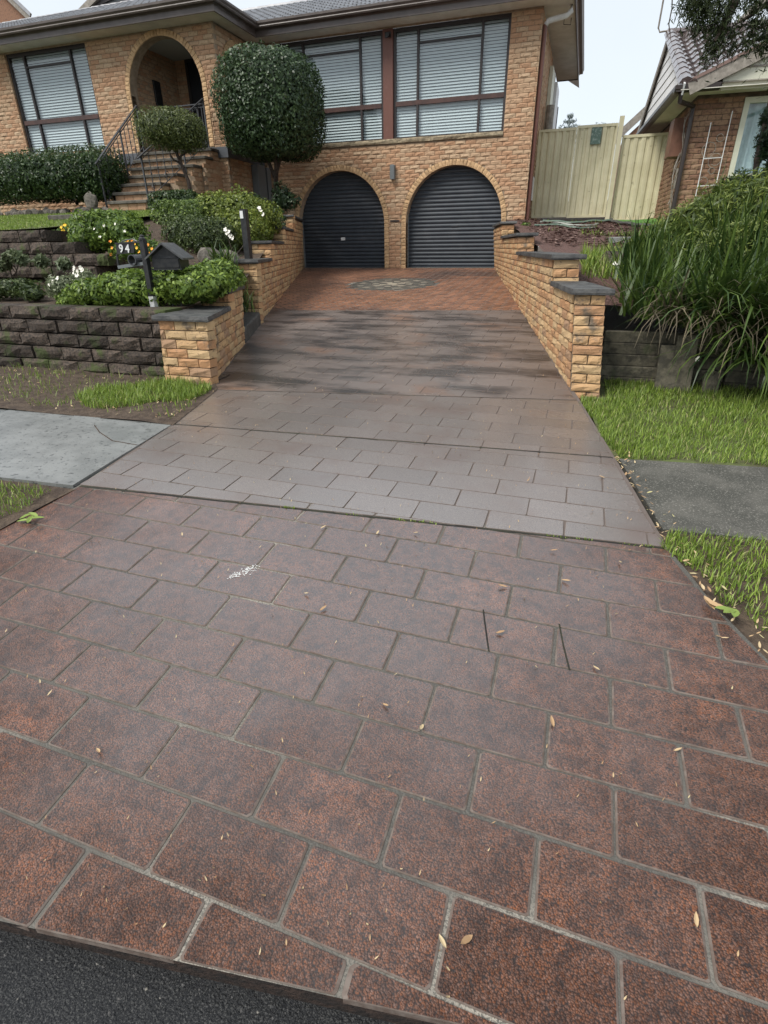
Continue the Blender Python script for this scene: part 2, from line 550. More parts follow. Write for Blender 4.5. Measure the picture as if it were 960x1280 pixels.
M_WBOARD = mat('white_weatherboard', (0.78, 0.79, 0.79), col2=(0.72, 0.73, 0.73), scale=5, rough=0.55)
M_NGUT = mat('dark_brown_gutter', (0.035, 0.026, 0.023), rough=0.35)
M_BARGE = mat('weathered_barge', (0.30, 0.27, 0.23), col2=(0.2, 0.18, 0.15), scale=12, rough=0.6)
M_CURTAIN = mat('pale_curtain', (0.50, 0.60, 0.60), col2=(0.4, 0.5, 0.5), scale=7, rough=0.9)
M_RUST = mat('brown_meter_box', (0.21, 0.105, 0.07), col2=(0.15, 0.075, 0.05), scale=5, rough=0.55)
M_TIMBER = mat('weathered_sleeper', (0.14, 0.125, 0.09), col2=(0.06, 0.055, 0.042), scale=12, rough=0.9, tint=0.2, bump=(35, 0.9, 0.012), col3=(0.07, 0.085, 0.04), scale3=4, lo3=0.58, hi3=0.75)
M_BARK = mat('bark', (0.075, 0.055, 0.042), col2=(0.035, 0.027, 0.022), scale=30, rough=0.9, bump=(40, 1.0, 0.015))
M_ROCK = mat('garden_rock', (0.17, 0.15, 0.125), col2=(0.085, 0.078, 0.066), scale=11, rough=0.9, tint=0.3, bump=(25, 0.8, 0.02))
M_KERB = mat('dark_concrete', (0.05, 0.05, 0.047), col2=(0.085, 0.085, 0.08), scale=9, rough=0.6, bump=(50, 0.6, 0.006))
M_STONE = mat('medallion_stone', (0.5, 0.4, 0.3), rough=0.5, ramp=[(0, (0.05, 0.052, 0.045)), (0.5, (0.12, 0.115, 0.095)), (1, (0.33, 0.29, 0.22))], bump=(60, 0.5, 0.005))
M_GLASS = glass_mat('window_glass')
M_PINK = mat('fallen_leaf', (0.40, 0.27, 0.15), rough=0.7, ramp=[(0, (0.20, 0.10, 0.05)), (0.4, (0.42, 0.28, 0.15)), (0.75, (0.50, 0.40, 0.24)), (1, (0.20, 0.27, 0.06))])
M_PETAL = mat('white_petal', (0.78, 0.75, 0.66), rough=0.7)
M_ORANGE = mat('orange_petal', (0.75, 0.27, 0.02), rough=0.7, ramp=[(0, (0.7, 0.16, 0.02)), (1, (0.8, 0.5, 0.03))])
L_BALL = leaf_mat('topiary_leaf', (0.018, 0.040, 0.016), (0.08, 0.13, 0.05), rough=0.4, spec=0.45)
L_YEW = leaf_mat('small_topiary_leaf', (0.035, 0.055, 0.016), (0.17, 0.20, 0.06))
L_HEDGE = leaf_mat('hedge_leaf', (0.016, 0.038, 0.012), (0.07, 0.115, 0.03), rough=0.4)
L_BOX = leaf_mat('box_leaf', (0.04, 0.075, 0.016), (0.17, 0.24, 0.045))
L_LIME = leaf_mat('lime_shrub_leaf', (0.07, 0.105, 0.016), (0.26, 0.31, 0.055))
L_DARKSH = leaf_mat('dark_shrub_leaf', (0.03, 0.05, 0.015), (0.12, 0.16, 0.05))
L_COVER = leaf_mat('ground_cover_leaf', (0.06, 0.11, 0.02), (0.26, 0.36, 0.065))
L_SILVER = leaf_mat('silver_leaf', (0.09, 0.12, 0.055), (0.30, 0.33, 0.20))
L_FLOWER = leaf_mat('flower_shrub_leaf', (0.05, 0.10, 0.018), (0.21, 0.30, 0.05))
L_BLADE = leaf_mat('strappy_leaf', (0.016, 0.040, 0.010), (0.115, 0.175, 0.035), rough=0.4)
L_DRY = leaf_mat('dry_strappy_leaf', (0.09, 0.075, 0.05), (0.24, 0.20, 0.13), rough=0.8)
L_HEATH = leaf_mat('heath_leaf', (0.05, 0.085, 0.016), (0.24, 0.29, 0.06))
L_CYP = leaf_mat('cypress_leaf', (0.010, 0.026, 0.010), (0.04, 0.075, 0.022))
L_PINE = leaf_mat('pine_needle', (0.020, 0.033, 0.012), (0.06, 0.08, 0.03))
L_GRASS = leaf_mat('grass_blade', (0.10, 0.165, 0.022), (0.31, 0.42, 0.07), pale=(0.46, 0.42, 0.2))
L_HAZE = leaf_mat('hazed_far_leaf', (0.28, 0.33, 0.33), (0.36, 0.41, 0.40))  # distance haze is mixed into these pale leaf colours

# ------------------------------------------------------------------ ground
PY, PZ = [-0.5, 0.45, 2.3, 3.5, 4.8, 14.65, 16], [-1.58, -1.48, -1.29, -1.24, -1.19, -0.49, -0.4]
XLY = [(-0.2, -3.6), (0.5, -3.1), (1.0, -2.9), (1.73, -2.80), (2.29, -2.74), (3.41, -2.92), (4.37, -3.16), (4.60, -3.345), (14.65, -7.24)]
XRY = [(-0.2, 1.9), (0.4, 1.75), (1.0, 1.28), (1.82, 0.82), (2.13, 0.67), (2.5, 0.55), (3.58, 0.36), (4.83, 0.13), (5.08, 0.075), (14.65, -1.944)]


def GZ(y):
    return interp(y, PY, PZ)


def XL(y):
    return interp(y, [a for a, b in XLY], [b for a, b in XLY])


def XR(y):
    return interp(y, [a for a, b in XRY], [b for a, b in XRY])


def gut(x):
    return 0.41 + 0.135 * (max(-5, min(5, x)) + 1.15)


def sheet(name, nu, nv, f, m, label=None, kind='structure', parent=None):
    V = np.array([f(i / nu, j / nv) for j in range(nv + 1) for i in range(nu + 1)])
    F = [(j * (nu + 1) + i, j * (nu + 1) + i + 1, (j + 1) * (nu + 1) + i + 1, (j + 1) * (nu + 1) + i) for j in range(nv) for i in range(nu)]
    o = link(name, fast_mesh(name, V, np.array(F), m), parent)
    o['kind'] = kind
    if label:
        o['label'] = label
    for p in o.data.polygons:
        p.use_smooth = True
    return o


def wob(x, y, a=1.0):
    return a * (math.sin(3.1 * x + 1.3 * y) + math.sin(7.7 * x - 5.1 * y + 1) * 0.5 + math.sin(13.3 * x + 11.9 * y + 2) * 0.35) / 1.85


lerp = lambda a, b, t: a + (b - a) * t
# a wide sheet under everything, out to the horizon
g = MB().add([(-400, -300, -1.78), (400, -300, -1.78), (400, 700, -1.78), (-400, 700, -1.78)], [(0, 1, 2, 3)]).obj('ground', M_SOIL)
structure(g)
sheet('road', 60, 24, lambda u, v: (lerp(-40, 40, u), lerp(-9, gut(lerp(-40, 40, u)) + 0.06, v), -1.525 - .04 * max(0, v * 24 - 23) + 0.006 * wob(lerp(-40, 40, u) * .7, v * 9)), M_ROAD)

# nature strips, footpaths
def strip_z(x, y):
    return interp(y, [0.3, 2.3, 2.6, 3.5, 4.8], [-1.47, -1.285, -1.27, -1.235, -1.195])


sheet('nature_strip', 50, 14, lambda u, v: ((lambda x, y: (x, y, strip_z(x, y) - 0.006 + 0.012 * wob(x, y)))(
    lerp(-25, XL(lerp(gut(-3), 2.23, v)) + 0.02, u ** 0.4), lerp(gut(-3), 2.24, v))), M_SOIL)
sheet('nature_strip.001', 40, 14, lambda u, v: ((lambda x, y: (x, y, strip_z(x, y) - 0.02 + 0.012 * wob(x, y)))(
    lerp(XR(lerp(gut(1.4), 2.70, v)) - 0.02, 22, u ** 2.2), lerp(gut(1.4), 2.70, v) + 0.03 * u)), M_SOIL)


def slab_sheet(name, quad, z, m, nx=24, ny=6):
    """a concrete slab with its own thickness; quad = four plan corners"""
    a, b, c, d = [Vector((*p, 0)) for p in quad]
    f = lambda u, v: a.lerp(b, u).lerp(d.lerp(c, u), v)
    mb = MB()
    P = [[f(i / nx, j / ny) for i in range(nx + 1)] for j in range(ny + 1)]
    vs = [(p.x, p.y, z(p.x, p.y)) for r in P for p in r]
    mb.add(vs, [(j * (nx + 1) + i, j * (nx + 1) + i + 1, (j + 1) * (nx + 1) + i + 1, (j + 1) * (nx + 1) + i) for j in range(ny) for i in range(nx)])
    for s, e in ((a, b), (b, c), (c, d), (d, a)):
        mb.add([(s.x, s.y, z(s.x, s.y)), (e.x, e.y, z(e.x, e.y)), (e.x, e.y, z(e.x, e.y) - .12), (s.x, s.y, z(s.x, s.y) - .12)], [(0, 3, 2, 1)])
    o = mb.obj(name, m)
    return structure(o)


fpz = lambda x, y: interp(y, [2.2, 3.6], [-1.283, -1.236])
slab_sheet('footpath', [(-4.42, 2.16), (-2.765, 2.262), (-2.915, 3.40), (-4.6, 3.36)], fpz, M_PATH_L)
slab_sheet('footpath.001', [(-7.6, 1.95), (-4.435, 2.16), (-4.615, 3.36), (-7.8, 3.2)], lambda x, y: fpz(x, y) - 0.004, M_PATH_L)
slab_sheet('footpath.002', [(-25, 1.6), (-7.615, 1.95), (-7.815, 3.2), (-25, 2.9)], fpz, M_PATH_L)
slab_sheet('footpath.003', [(0.56, 2.69), (3.0, 2.84), (3.0, 3.90), (0.395, 3.60)], lambda x, y: fpz(x, y) - 0.012, M_PATH_R)
slab_sheet('footpath.004', [(3.015, 2.84), (22, 3.4), (22, 4.6), (3.015, 3.90)], lambda x, y: fpz(x, y) - 0.012, M_PATH_R)
# the hairline crack across the corner of the left slab
crack = [(-3.0, 3.37), (-3.06, 3.22), (-3.02, 3.1), (-2.93, 2.98), (-2.885, 2.90)]
mb = MB()
crk = [at(118, 531, 1), at(124, 539, 1), at(140, 549, 1), at(158, 552, 1), at(170, 554, 1)]
crk = [c * ((-1.245) / c.z) for c in crk]
for a, b in zip(crk, crk[1:]):
    mb.beam((a.x, a.y, fpz(a.x, a.y) + .001), (b.x, b.y, fpz(b.x, b.y) + .001), 0.007, 0.003)
o = mb.obj('crack', M_SOIL, bpy.data.objects['footpath'])

# left garden: verge, planted bed, lawn
def verge_z(x, y):
    e = max(0.0, 1 - (XL(min(y, 4.55)) - x) / .35)
    return lerp(interp(y, [3.37, 4.9], [-1.238, -1.178]) + 0.014 * wob(x, y) + 0.008 * wob(3 * x, 3 * y), GZ(y) + .004, min(1, e))


sheet('verge', 60, 16, lambda u, v: ((lambda x, y: (x, y, verge_z(x, y)))(
    lerp(-25, XL(min(4.62, lerp(3.36, 4.9, v))) + 0.02, u ** 0.4), lerp(3.38, 4.9, v) - 0.3 * (1 - u ** 0.4))), M_SOIL)


def wall_face_L(y):
    return -3.345 - 0.3876 * (y - 4.60)


def wall_face_R(y):
    return 0.075 - 0.211 * (y - 5.08)


def bed_z(x, y):
    w = interp(y, [4.6, 5.4, 6.4, 7.5, 9.1, 10.8, 12.5, 14.6], [-.66, -.6, -.5, -.3, -.02, .2, .45, .55])
    l = interp(y, [4.6, 5.9, 6.3, 7.2, 9, 11, 13, 15], [-.57, -.5, -.42, -.1, .5, .74, .84, .88])
    t = max(0.0, min(1.0, (wall_face_L(y) - 0.2 - x) / 2.2))
    t = t * t * (3 - 2 * t)
    return lerp(w, l, t) + 0.015 * wob(x, y)


def lawn_z(x, y):
    return interp(y, [6.2, 7, 9, 11, 13, 15], [.255, .30, .54, .765, .85, .9]) + 0.008 * wob(x, y)


def lawn_edge(y):
    return interp(y, [6.2, 7.0, 8.0, 9.5, 10.2, 11, 16], [-8.0, -8.0, -7.35, -7.2, -7.2, -7.7, -8.8])


sheet('garden_bed', 60, 44, lambda u, v: ((lambda x, y: (x, y, bed_z(x, y)))(lerp(-26, wall_face_L(lerp(4.74, 15.2, v)) - 0.06, 1 - (1 - u) ** 2.2), lerp(4.74, 15.2, v))), M_SOIL)
sheet('lawn', 40, 26, lambda u, v: ((lambda x, y: (x, y, lawn_z(x, y)))(lerp(-26, lawn_edge(lerp(6.42, 15.5, v)), u ** 0.6), lerp(6.42, 15.5, v))), M_LAWNBASE)

# right garden: verge, bank, mulch, turf
sheet('verge.001', 40, 14, lambda u, v: ((lambda x, y: (x, y, lerp(-1.262, -1.19, v) + 0.015 * wob(x, y)))(
    lerp(XR(lerp(3.6, 5.3, v)) - 0.01, 22, u ** 2.4), lerp(3.585, 6.3, v) + 0.25 * u)), M_LAWNBASE)


def mulch_z(x, y):
    w = interp(y, [5.2, 6.1, 6.4, 9.3, 12.2, 14.5, 16.2], [-.80, -.45, -.32, .02, .30, .52, .60])
    l = interp(y, [5.7, 5.9, 6.6, 8, 10, 13, 16.2], [-.9, -.8, -.45, -.2, .05, .30, .52])
    t = max(0.0, min(1.0, (x - wall_face_R(y) - 0.3) / 1.6))
    return lerp(w, l, t * t * (3 - 2 * t)) + 0.02 * wob(x, y) + 0.01 * wob(2.7 * x, 2.3 * y)


sheet('mulch_bed', 46, 44, lambda u, v: ((lambda x, y: (x, y, mulch_z(x, y)))(lerp(wall_face_R(lerp(5.9, 16.6, v)) + 0.12, 20, u ** 1.8), lerp(5.9, 16.6, v))), M_MULCH)
sheet('back_yard', 10, 6, lambda u, v: (lerp(-30, 30, u), lerp(16.55, 60, v), lerp(.5, 3.6, v)), M_SOIL)
trf = [(0.55, 15.8), (0.60, 14.4), (0.95, 12.9), (1.5, 12.0), (2.4, 11.4), (3.4, 11.2)]
sheet('artificial_turf', 10, 10, lambda u, v: ((lambda x, y: (x, y, mulch_z(x, y) + 0.035))(
    lerp(interp(lerp(11.6, 15.85, v), [11.4, 12, 12.9, 14.4, 15.9], [2.2, 1.45, .95, .62, .55]), 3.2, u), lerp(11.6, 15.85, v))), M_TURF)


# ------------------------------------------------------------------ driveway: a grout bed with every paver laid on it
def clip(poly, a, b, c):
    """keep a*x + b*y >= c"""
    out = []
    for i, p in enumerate(poly):
        q = poly[(i + 1) % len(poly)]
        dp, dq = a * p[0] + b * p[1] - c, a * q[0] + b * q[1] - c
        if dp >= 0:
            out.append(p)
        if dp * dq < 0:
            t = dp / (dp - dq)
            out.append((p[0] + t * (q[0] - p[0]), p[1] + t * (q[1] - p[1])))
    return out


def clip_line(poly, p, q, side, off=0.0):
    """keep the part of poly on the left (side=1) or right (side=-1) of p->q, `off` away from it"""
    dx, dy = q[0] - p[0], q[1] - p[1]
    l = math.hypot(dx, dy)
    a, b = -dy / l * side, dx / l * side
    return clip(poly, a, b, a * p[0] + b * p[1] + off)


def area(poly):
    return abs(sum(p[0] * q[1] - q[0] * p[1] for p, q in zip(poly, poly[1:] + poly[:1]))) / 2


def paver_mesh(name, poly, zf, m, tint, bev=0.0038, rc=0.007, jit=0.0025):
    cx, cy = sum(p[0] for p in poly) / len(poly), sum(p[1] for p in poly) / len(poly)
    if sum(p[0] * q[1] - q[0] * p[1] for p, q in zip(poly, poly[1:] + poly[:1])) < 0:
        poly = poly[::-1]
    pts = []
    n = len(poly)
    for i, p in enumerate(poly):
        for q in (poly[i - 1], poly[(i + 1) % n]):
            d = math.hypot(q[0] - p[0], q[1] - p[1]) + 1e-9
            t = min(rc, d * 0.33) / d
            pts.append((p[0] + (q[0] - p[0]) * t + random.uniform(-jit, jit), p[1] + (q[1] - p[1]) * t + random.uniform(-jit, jit)))
    k = len(pts)
    r = max(0.02, math.sqrt(area(poly)))
    ins = 1 - 2 * bev / r
    z0 = zf(cy)
    top = [((x - cx) * ins, (y - cy) * ins, zf(cy + (y - cy) * ins) - z0) for x, y in pts]
    mid = [(x - cx, y - cy, zf(y) - z0 - bev * 0.8) for x, y in pts]
    bot = [(x - cx, y - cy, zf(y) - z0 - 0.022) for x, y in pts]
    fs = [tuple(range(k))] + [(k + i, k + (i + 1) % k, (i + 1) % k, i) for i in range(k)] + [(2 * k + i, 2 * k + (i + 1) % k, k + (i + 1) % k, k + i) for i in range(k)]
    mb = MB().add(top + mid + bot, fs, tint)
    mb.m = [0] + [1] * (len(fs) - 1)
    return mb.mesh(name, [m, M_EDGE if m in (M_PAVER, M_PAVER_RED, M_STONE) else M_EDGE_MID]), Matrix.Translation((cx, cy, z0))


ys_d = sorted(set([gut(-1) + 0.0, 0.7, 1.0, 1.4, 1.82, 2.13, 2.3, 2.5, 3.0, 3.41, 3.5, 4.0, 4.37, 4.6, 4.83, 5.08] + [5.5 + 0.5 * i for i in range(18)] + [14.65, 14.95]))
mb = MB()
NX = 12
GR = 0.005
rows = []
for k, y in enumerate(ys_d):
    r = []
    for i in range(NX + 1):
        x = lerp(XL(y) - 0.012, XR(y) + 0.012, i / NX)
        yy = gut(x) if k == 0 else max(y, gut(x) + 0.02 * k)
        r.append((x, yy, GZ(yy) - GR))
    rows.append(r)
vs = [p for r in rows for p in r]
for j in range(len(rows) - 1):
    mb.add(vs[j * (NX + 1):(j + 2) * (NX + 1)], [(i, i + 1, NX + 2 + i, NX + 1 + i) for i in range(NX)], 0.5, 0 if ys_d[j] < 2.35 or ys_d[j] > 8.6 else 1)
low = [(x, y + 0.012, z - 0.10) for x, y, z in rows[0]]                     # the broken lip over the gutter
mb.add(rows[0] + low, [(i, NX + 1 + i, NX + 2 + i, i + 1) for i in range(NX)], 0.5, 2)
for s in (0, NX):
    e = [r[s] for r in rows]
    mb.add(e + [(x, y, z - 0.14) for x, y, z in e], [(i, i + 1, len(e) + i + 1, len(e) + i) for i in range(len(e) - 1)])
driveway = structure(mb.obj('driveway', [M_GROUT, M_GROUT_MID, M_LIP]), 'wet brick-red stencilled driveway rising to the garage doors')

J1 = ((-2.74, 2.29), (0.545, 2.50))
J2 = ((-2.92, 3.41), (0.355, 3.585))
J3 = ((-3.16, 4.37), (0.11, 4.83))
J4 = ((-4.9, 8.46), (-0.96, 8.96))
GL = ((-4, gut(-4)), (2, gut(2)))
J0 = (GL[0], GL[1])
JE = ((-8, 14.64), (0, 14.64))
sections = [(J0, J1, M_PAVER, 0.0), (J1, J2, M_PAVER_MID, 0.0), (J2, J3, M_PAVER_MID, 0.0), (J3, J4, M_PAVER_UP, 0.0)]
for a_, b_ in (J1, J2, J3, J4):                       # dark expansion joints across the drive
    mb = MB()
    for i in range(20):
        p, q = [(lerp(a_[0], b_[0], t), lerp(a_[1], b_[1], t)) for t in (i / 20, (i + 1) / 20)]
        mb.beam((p[0], p[1], GZ(p[1]) - .0045), (q[0], q[1], GZ(q[1]) - .0045), .020 + .006 * math.sin(i * 2.3), .003)
    mb.obj('expansion_joint', M_JOINT, driveway)
entries = []
PITCH_Y, LEN = 0.205, 0.386
for si, (ja, jb, m_, dx) in enumerate(sections):
    j0 = int((min(ja[0][1], ja[1][1]) - 0.8) / PITCH_Y)
    for j in range(j0, int((max(jb[0][1], jb[1][1]) + 0.6) / PITCH_Y) + 1):
        y0 = 0.59 - PITCH_Y + PITCH_Y * j
        off = 0.09 + (LEN / 2 if j % 2 else 0)
        for i in range(-16, 8):
            x0 = off + LEN * i + (0.02 if si == 3 else 0)
            g = 0.0045 if si == 0 else 0.0028
            sk = lambda x, y: (x, y - 0.02 * x)
            poly = [sk(x0 + g, y0 + g), sk(x0 + LEN - g, y0 + g), sk(x0 + LEN - g, y0 + PITCH_Y - g), sk(x0 + g, y0 + PITCH_Y - g)]
            yc = y0 + PITCH_Y / 2
            poly = clip_line(poly, ja[0], ja[1], 1, 0.001 if si == 0 else 0.013)
            if len(poly) > 2:
                poly = clip_line(poly, jb[0], jb[1], -1, 0.013)
            ya, yb = yc - 0.2, yc + 0.2
            if len(poly) > 2:
                poly = clip_line(poly, (XL(ya), ya), (XL(yb), yb), -1, 0.012 if yc < 4.5 else 0.03)
            if len(poly) > 2:
                poly = clip_line(poly, (XR(ya), ya), (XR(yb), yb), 1, 0.012 if yc < 4.9 else 0.03)
            if len(poly) > 2 and area(poly) > 0.0012:
                # drop doubled corner points
                q = [p for k, p in enumerate(poly) if math.hypot(p[0] - poly[k - 1][0], p[1] - poly[k - 1][1]) > 0.004]
                if len(q) > 2:
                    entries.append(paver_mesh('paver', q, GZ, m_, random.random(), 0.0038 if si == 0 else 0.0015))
# red herringbone-laid bricks in front of the garage, around the round medallion
MC, MR = (-3.72, 11.72), 0.90
red = []
c45, s45 = math.cos(math.radians(45)), math.sin(math.radians(45))
BL, BW = 0.23, 0.115
for i in range(-40, 41):
    for j in range(-60, 61):
        u0, v0 = i * BL + (BL / 2 if j % 2 else 0), j * BW
        g = 0.006
        q = [(u0 + g, v0 + g), (u0 + BL - g, v0 + g), (u0 + BL - g, v0 + BW - g), (u0 + g, v0 + BW - g)]
        q = [(-4 + a * c45 - b * s45, 11.6 + a * s45 + b * c45) for a, b in q]
        cx, cy = sum(p[0] for p in q) / 4, sum(p[1] for p in q) / 4
        if not (8.3 < cy < 14.8) or cx < XL(cy) - .1 or cx > XR(cy) + .1:
            continue
        if math.hypot(cx - MC[0], cy - MC[1]) < MR + 0.03:
            continue
        q = clip_line(q, J4[0], J4[1], 1, 0.012)
        if len(q) > 2:
            q = clip_line(q, JE[0], JE[1], -1, 0.01)
        if len(q) > 2:
            q = clip_line(q, (XL(cy - .3), cy - .3), (XL(cy + .3), cy + .3), -1, 0.02)
        if len(q) > 2:
            q = clip_line(q, (XR(cy - .3), cy - .3), (XR(cy + .3), cy + .3), 1, 0.02)
        if len(q) > 2 and area(q) > 0.002:
            red.append(paver_mesh('paver', q, GZ, M_PAVER_RED, random.random(), 0.004, 0.006, 0.001))
print('pavers', len(entries), 'red', len(red))
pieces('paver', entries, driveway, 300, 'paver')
pieces('paver', red, driveway, 0, 'garage_paver')
# the medallion
sl = lambda x, y: GZ(y) - 0.001
med = MB()
n = 48
ring = [(MC[0] + MR * math.cos(2 * math.pi * k / n), MC[1] + MR * math.sin(2 * math.pi * k / n)) for k in range(n)]
med.add([(x, y, GZ(y) - 0.005) for x, y in ring], [tuple(range(n))])
medo = med.obj('medallion', M_GROUT, driveway)
medo['label'] = 'round medallion of grey and cream stones'
for rr, (r0, r1, cnt, ts) in enumerate([(0.0, 0.12, 1, (1.0,)), (0.13, 0.28, 8, (0.9, 0.2)), (0.29, 0.44, 16, (0.15, 0.75)), (0.45, 0.60, 20, (0.1, 0.35)), (0.61, 0.74, 24, (0.7, 0.15)),
                                         (0.75, 0.89, 28, (0.2, 0.05))]):
    for k in range(cnt):
        if cnt == 1:
            poly = [(MC[0] + r1 * math.cos(a), MC[1] + r1 * math.sin(a)) for a in [2 * math.pi * i / 10 for i in range(10)]]
        else:
            a0, a1 = 2 * math.pi * (k + .04 + rr * .3) / cnt, 2 * math.pi * (k + .96 + rr * .3) / cnt
            am = (a0 + a1) / 2
            poly = [(MC[0] + r * math.cos(a), MC[1] + r * math.sin(a)) for r, a in ((r0, a0), (r1, a0), (r1, am), (r1, a1), (r0, a1))]
        me, Mx = paver_mesh('stone', poly, GZ, M_STONE, min(1, max(0, ts[k % len(ts)] + random.uniform(-.12, .12))), 0.004, 0.008, 0.001)
        link('stone', me, medo, Mx)


# ------------------------------------------------------------------ bricks and blocks
def rock_mesh(name, m, seed, bulge=0.13, arris=0.03, nx=3):
    """a split-face unit: x, z in -.5..+.5, rough face at y = 0 bulging to -y, back at y = 1"""
    r = random.Random(seed)
    xs = [-.5] + [-.5 + (i + 1) / (nx) + r.uniform(-.08, .08) for i in range(nx - 1)] + [.5]
    zs = [-.5, -.17 + r.uniform(-.1, .1), .22 + r.uniform(-.08, .08), .5]
    vs = []
    for j, z in enumerate(zs):
        for i, x in enumerate(xs):
            edge = j in (0, 3) or i in (0, nx)
            y = r.uniform(-arris, arris) if edge else -r.uniform(bulge * 0.35, bulge * 1.25)
            vs.append((x + (0 if i in (0, nx) else 0), y, z + (r.uniform(-.035, .035) if j in (0, 3) else 0)))
    W = nx + 1
    fs = []
    for j in range(3):
        for i in range(nx):
            fs.append((j * W + i, j * W + i + 1, (j + 1) * W + i + 1, (j + 1) * W + i))
    o = len(vs)
    vs += [(-.5, 1, -.5), (.5, 1, -.5), (.5, 1, .5), (-.5, 1, .5)]
    fs += [tuple([o, o + 1] + list(range(nx, -1, -1))), tuple([o + 2, o + 3] + list(range(3 * W, 4 * W))),
           tuple([o + 3, o] + [j * W for j in range(4)]), tuple([o + 1, o + 2] + [j * W + nx for j in range(3, -1, -1)])]
    mb = MB().add(vs, fs, r.random())
    return mb.mesh(name, m)


def family(name, m, n=14, **k):
    return [rock_mesh(name, m, 100 + i, **k) for i in range(n)]


BR_HOUSE = family('brick', M_BRICK, bulge=0.11)
BR_WALL = family('brick', M_WALLBRICK, 18, bulge=0.095)
BR_NB = family('brick', M_NBRICK, bulge=0.09)
BR_ARCH = family('arch_brick', M_VOUS, bulge=0.06)
BLOCKS = family('block', M_BLOCK, 16, bulge=0.11, nx=4)


def unit(fam, pos, ang, L, H, D=0.11, tilt=0.0):
    M_ = Matrix.Translation(pos) @ Matrix.Rotation(ang, 4, 'Z')
    if tilt:
        M_ = M_ @ Matrix.Rotation(tilt, 4, 'Y')
    return random.choice(fam), M_ @ Matrix.Diagonal((L, D, H, 1))


def course_wall(fam, p0, ang, z0, z1, ch, segs, lean=0.0, bl=0.23, j=0.01, D=0.11):
    """bricks in running bond along a line from p0 at angle ang; segs(zc) -> intervals along the line"""
    out = []
    dx, dy = math.cos(ang), math.sin(ang)
    nx_, ny_ = math.sin(ang), -math.cos(ang)          # outward
    k = 0
    z = z0
    while z + ch <= z1 + 0.02:
        zc = z + ch / 2
        for a, b in segs(zc):
            off = (bl + j) / 2 if k % 2 else 0.0
            i0 = int((a - off) / (bl + j)) - 1
            x = off + i0 * (bl + j)
            while x < b:
                s0, s1 = max(x + j / 2, a + j / 2), min(x + bl + j / 2, b - j / 2)
                if s1 - s0 > 0.03:
                    s = (s0 + s1) / 2
                    le = lean * (zc - z0) + random.uniform(-.002, .002)
                    out.append(unit(fam, (p0[0] + dx * s + nx_ * le, p0[1] + dy * s + ny_ * le, zc), ang, s1 - s0, ch - j, D))
                x += bl + j
        z += ch
        k += 1
    return out


def minus(segs, cut):
    out = []
    for a, b in segs:
        if cut[1] <= a or cut[0] >= b:
            out.append((a, b))
        else:
            if cut[0] > a:
                out.append((a, cut[0]))
            if cut[1] < b:
                out.append((cut[1], b))
    return out


def arch_cut(zc, c, spring, r, zbot):
    if zc < zbot or zc > spring + r:
        return None
    w = r if zc <= spring else math.sqrt(max(0.0, r * r - (zc - spring) ** 2))
    return (c - w, c + w)


def arch_panel(mb, c, spring, r, zbot, ztop, P, depth, n=18, xa=None, xb=None):
    """wall around an arch: P(s, z, d) -> point (d = depth into the wall); also the reveal"""
    xa = c - r - 0.001 if xa is None else xa
    xb = c + r + 0.001 if xb is None else xb
    pts = [(c + r * math.cos(math.pi - math.pi * i / n), spring + r * math.sin(math.pi * i / n)) for i in range(n + 1)]
    for (s0, z0), (s1, z1) in zip(pts, pts[1:]):
        mb.add([P(s0, z0, 0), P(s1, z1, 0), P(s1, ztop, 0), P(s0, ztop, 0)], [(0, 1, 2, 3)])
    full = [(c - r, zbot)] + pts + [(c + r, zbot)]
    for (s0, z0), (s1, z1) in zip(full, full[1:]):
        mb.add([P(s0, z0, 0), P(s1, z1, 0), P(s1, z1, depth), P(s0, z0, depth)], [(0, 3, 2, 1)])


def arch_ring(fam, c, spring, r, zbot, P3, ang, w=0.115, ch=0.086, D=0.16, proud=0.012):
    out = []
    n = int(math.pi * (r + w / 2) / 0.086)
    for i in range(n):
        t = math.pi * (i + .5) / n
        p = P3(c + (r + w / 2) * math.cos(t), spring + (r + w / 2) * math.sin(t), -proud)
        out.append(unit(fam, p, ang, w, math.pi * (r + w / 2) / n - 0.009, D, -t))
    z = spring - ch
    while z > zbot - 0.05:
        for s in (c - r - w / 2, c + r + w / 2):
            out.append(unit(fam, P3(s, z + ch / 2, -proud), ang, w, ch - 0.009, D))
        z -= ch
    return out


# ------------------------------------------------------------------ the brick house
YF, YW = 14.65, 13.0           # main front, wing front
XC, XW = -1.395, -8.13         # right corner, wing corner
ZT = 4.36                      # soffit
ZG = -0.49
house = thing('brick_house', 'tan brick split-level house with two arched garage doors under wide windows', 'house', (-5, 14.65, -0.49))
GA = [(-6.045, 1.19), (-3.115, 1.175)]           # centre, radius of the two garage arches
SPR = 0.53
RW = 0.115
WIN = (-7.50, -2.04, 2.22, 4.33)
mor = MB()
MY = YF + 0.013
quad = lambda x0, x1, z0, z1: mor.add([(x0, MY, z0), (x1, MY, z0), (x1, MY, z1), (x0, MY, z1)], [(0, 1, 2, 3)])
zs_top = 2.2
quad(WIN[0], GA[0][0] - GA[0][1], ZG, zs_top)
quad(GA[0][0] + GA[0][1], GA[1][0] - GA[1][1], ZG, zs_top)
quad(GA[1][0] + GA[1][1], XC, ZG, zs_top)
for c, r in GA:
    arch_panel(mor, c, SPR, r, ZG, zs_top, lambda s, z, d: (s, MY + d, z), 0.24)
quad(XW - .06, WIN[0], -.2, ZT)
quad(WIN[0], WIN[1], WIN[3] - .01, ZT)
quad(WIN[1], XC, zs_top, ZT)
# right side wall
mor.add([(XC - 0.013, MY, ZG), (XC - 0.013, 20.1, ZG), (XC - 0.013, 20.1, ZT), (XC - 0.013, MY, ZT)], [(0, 1, 2, 3)])
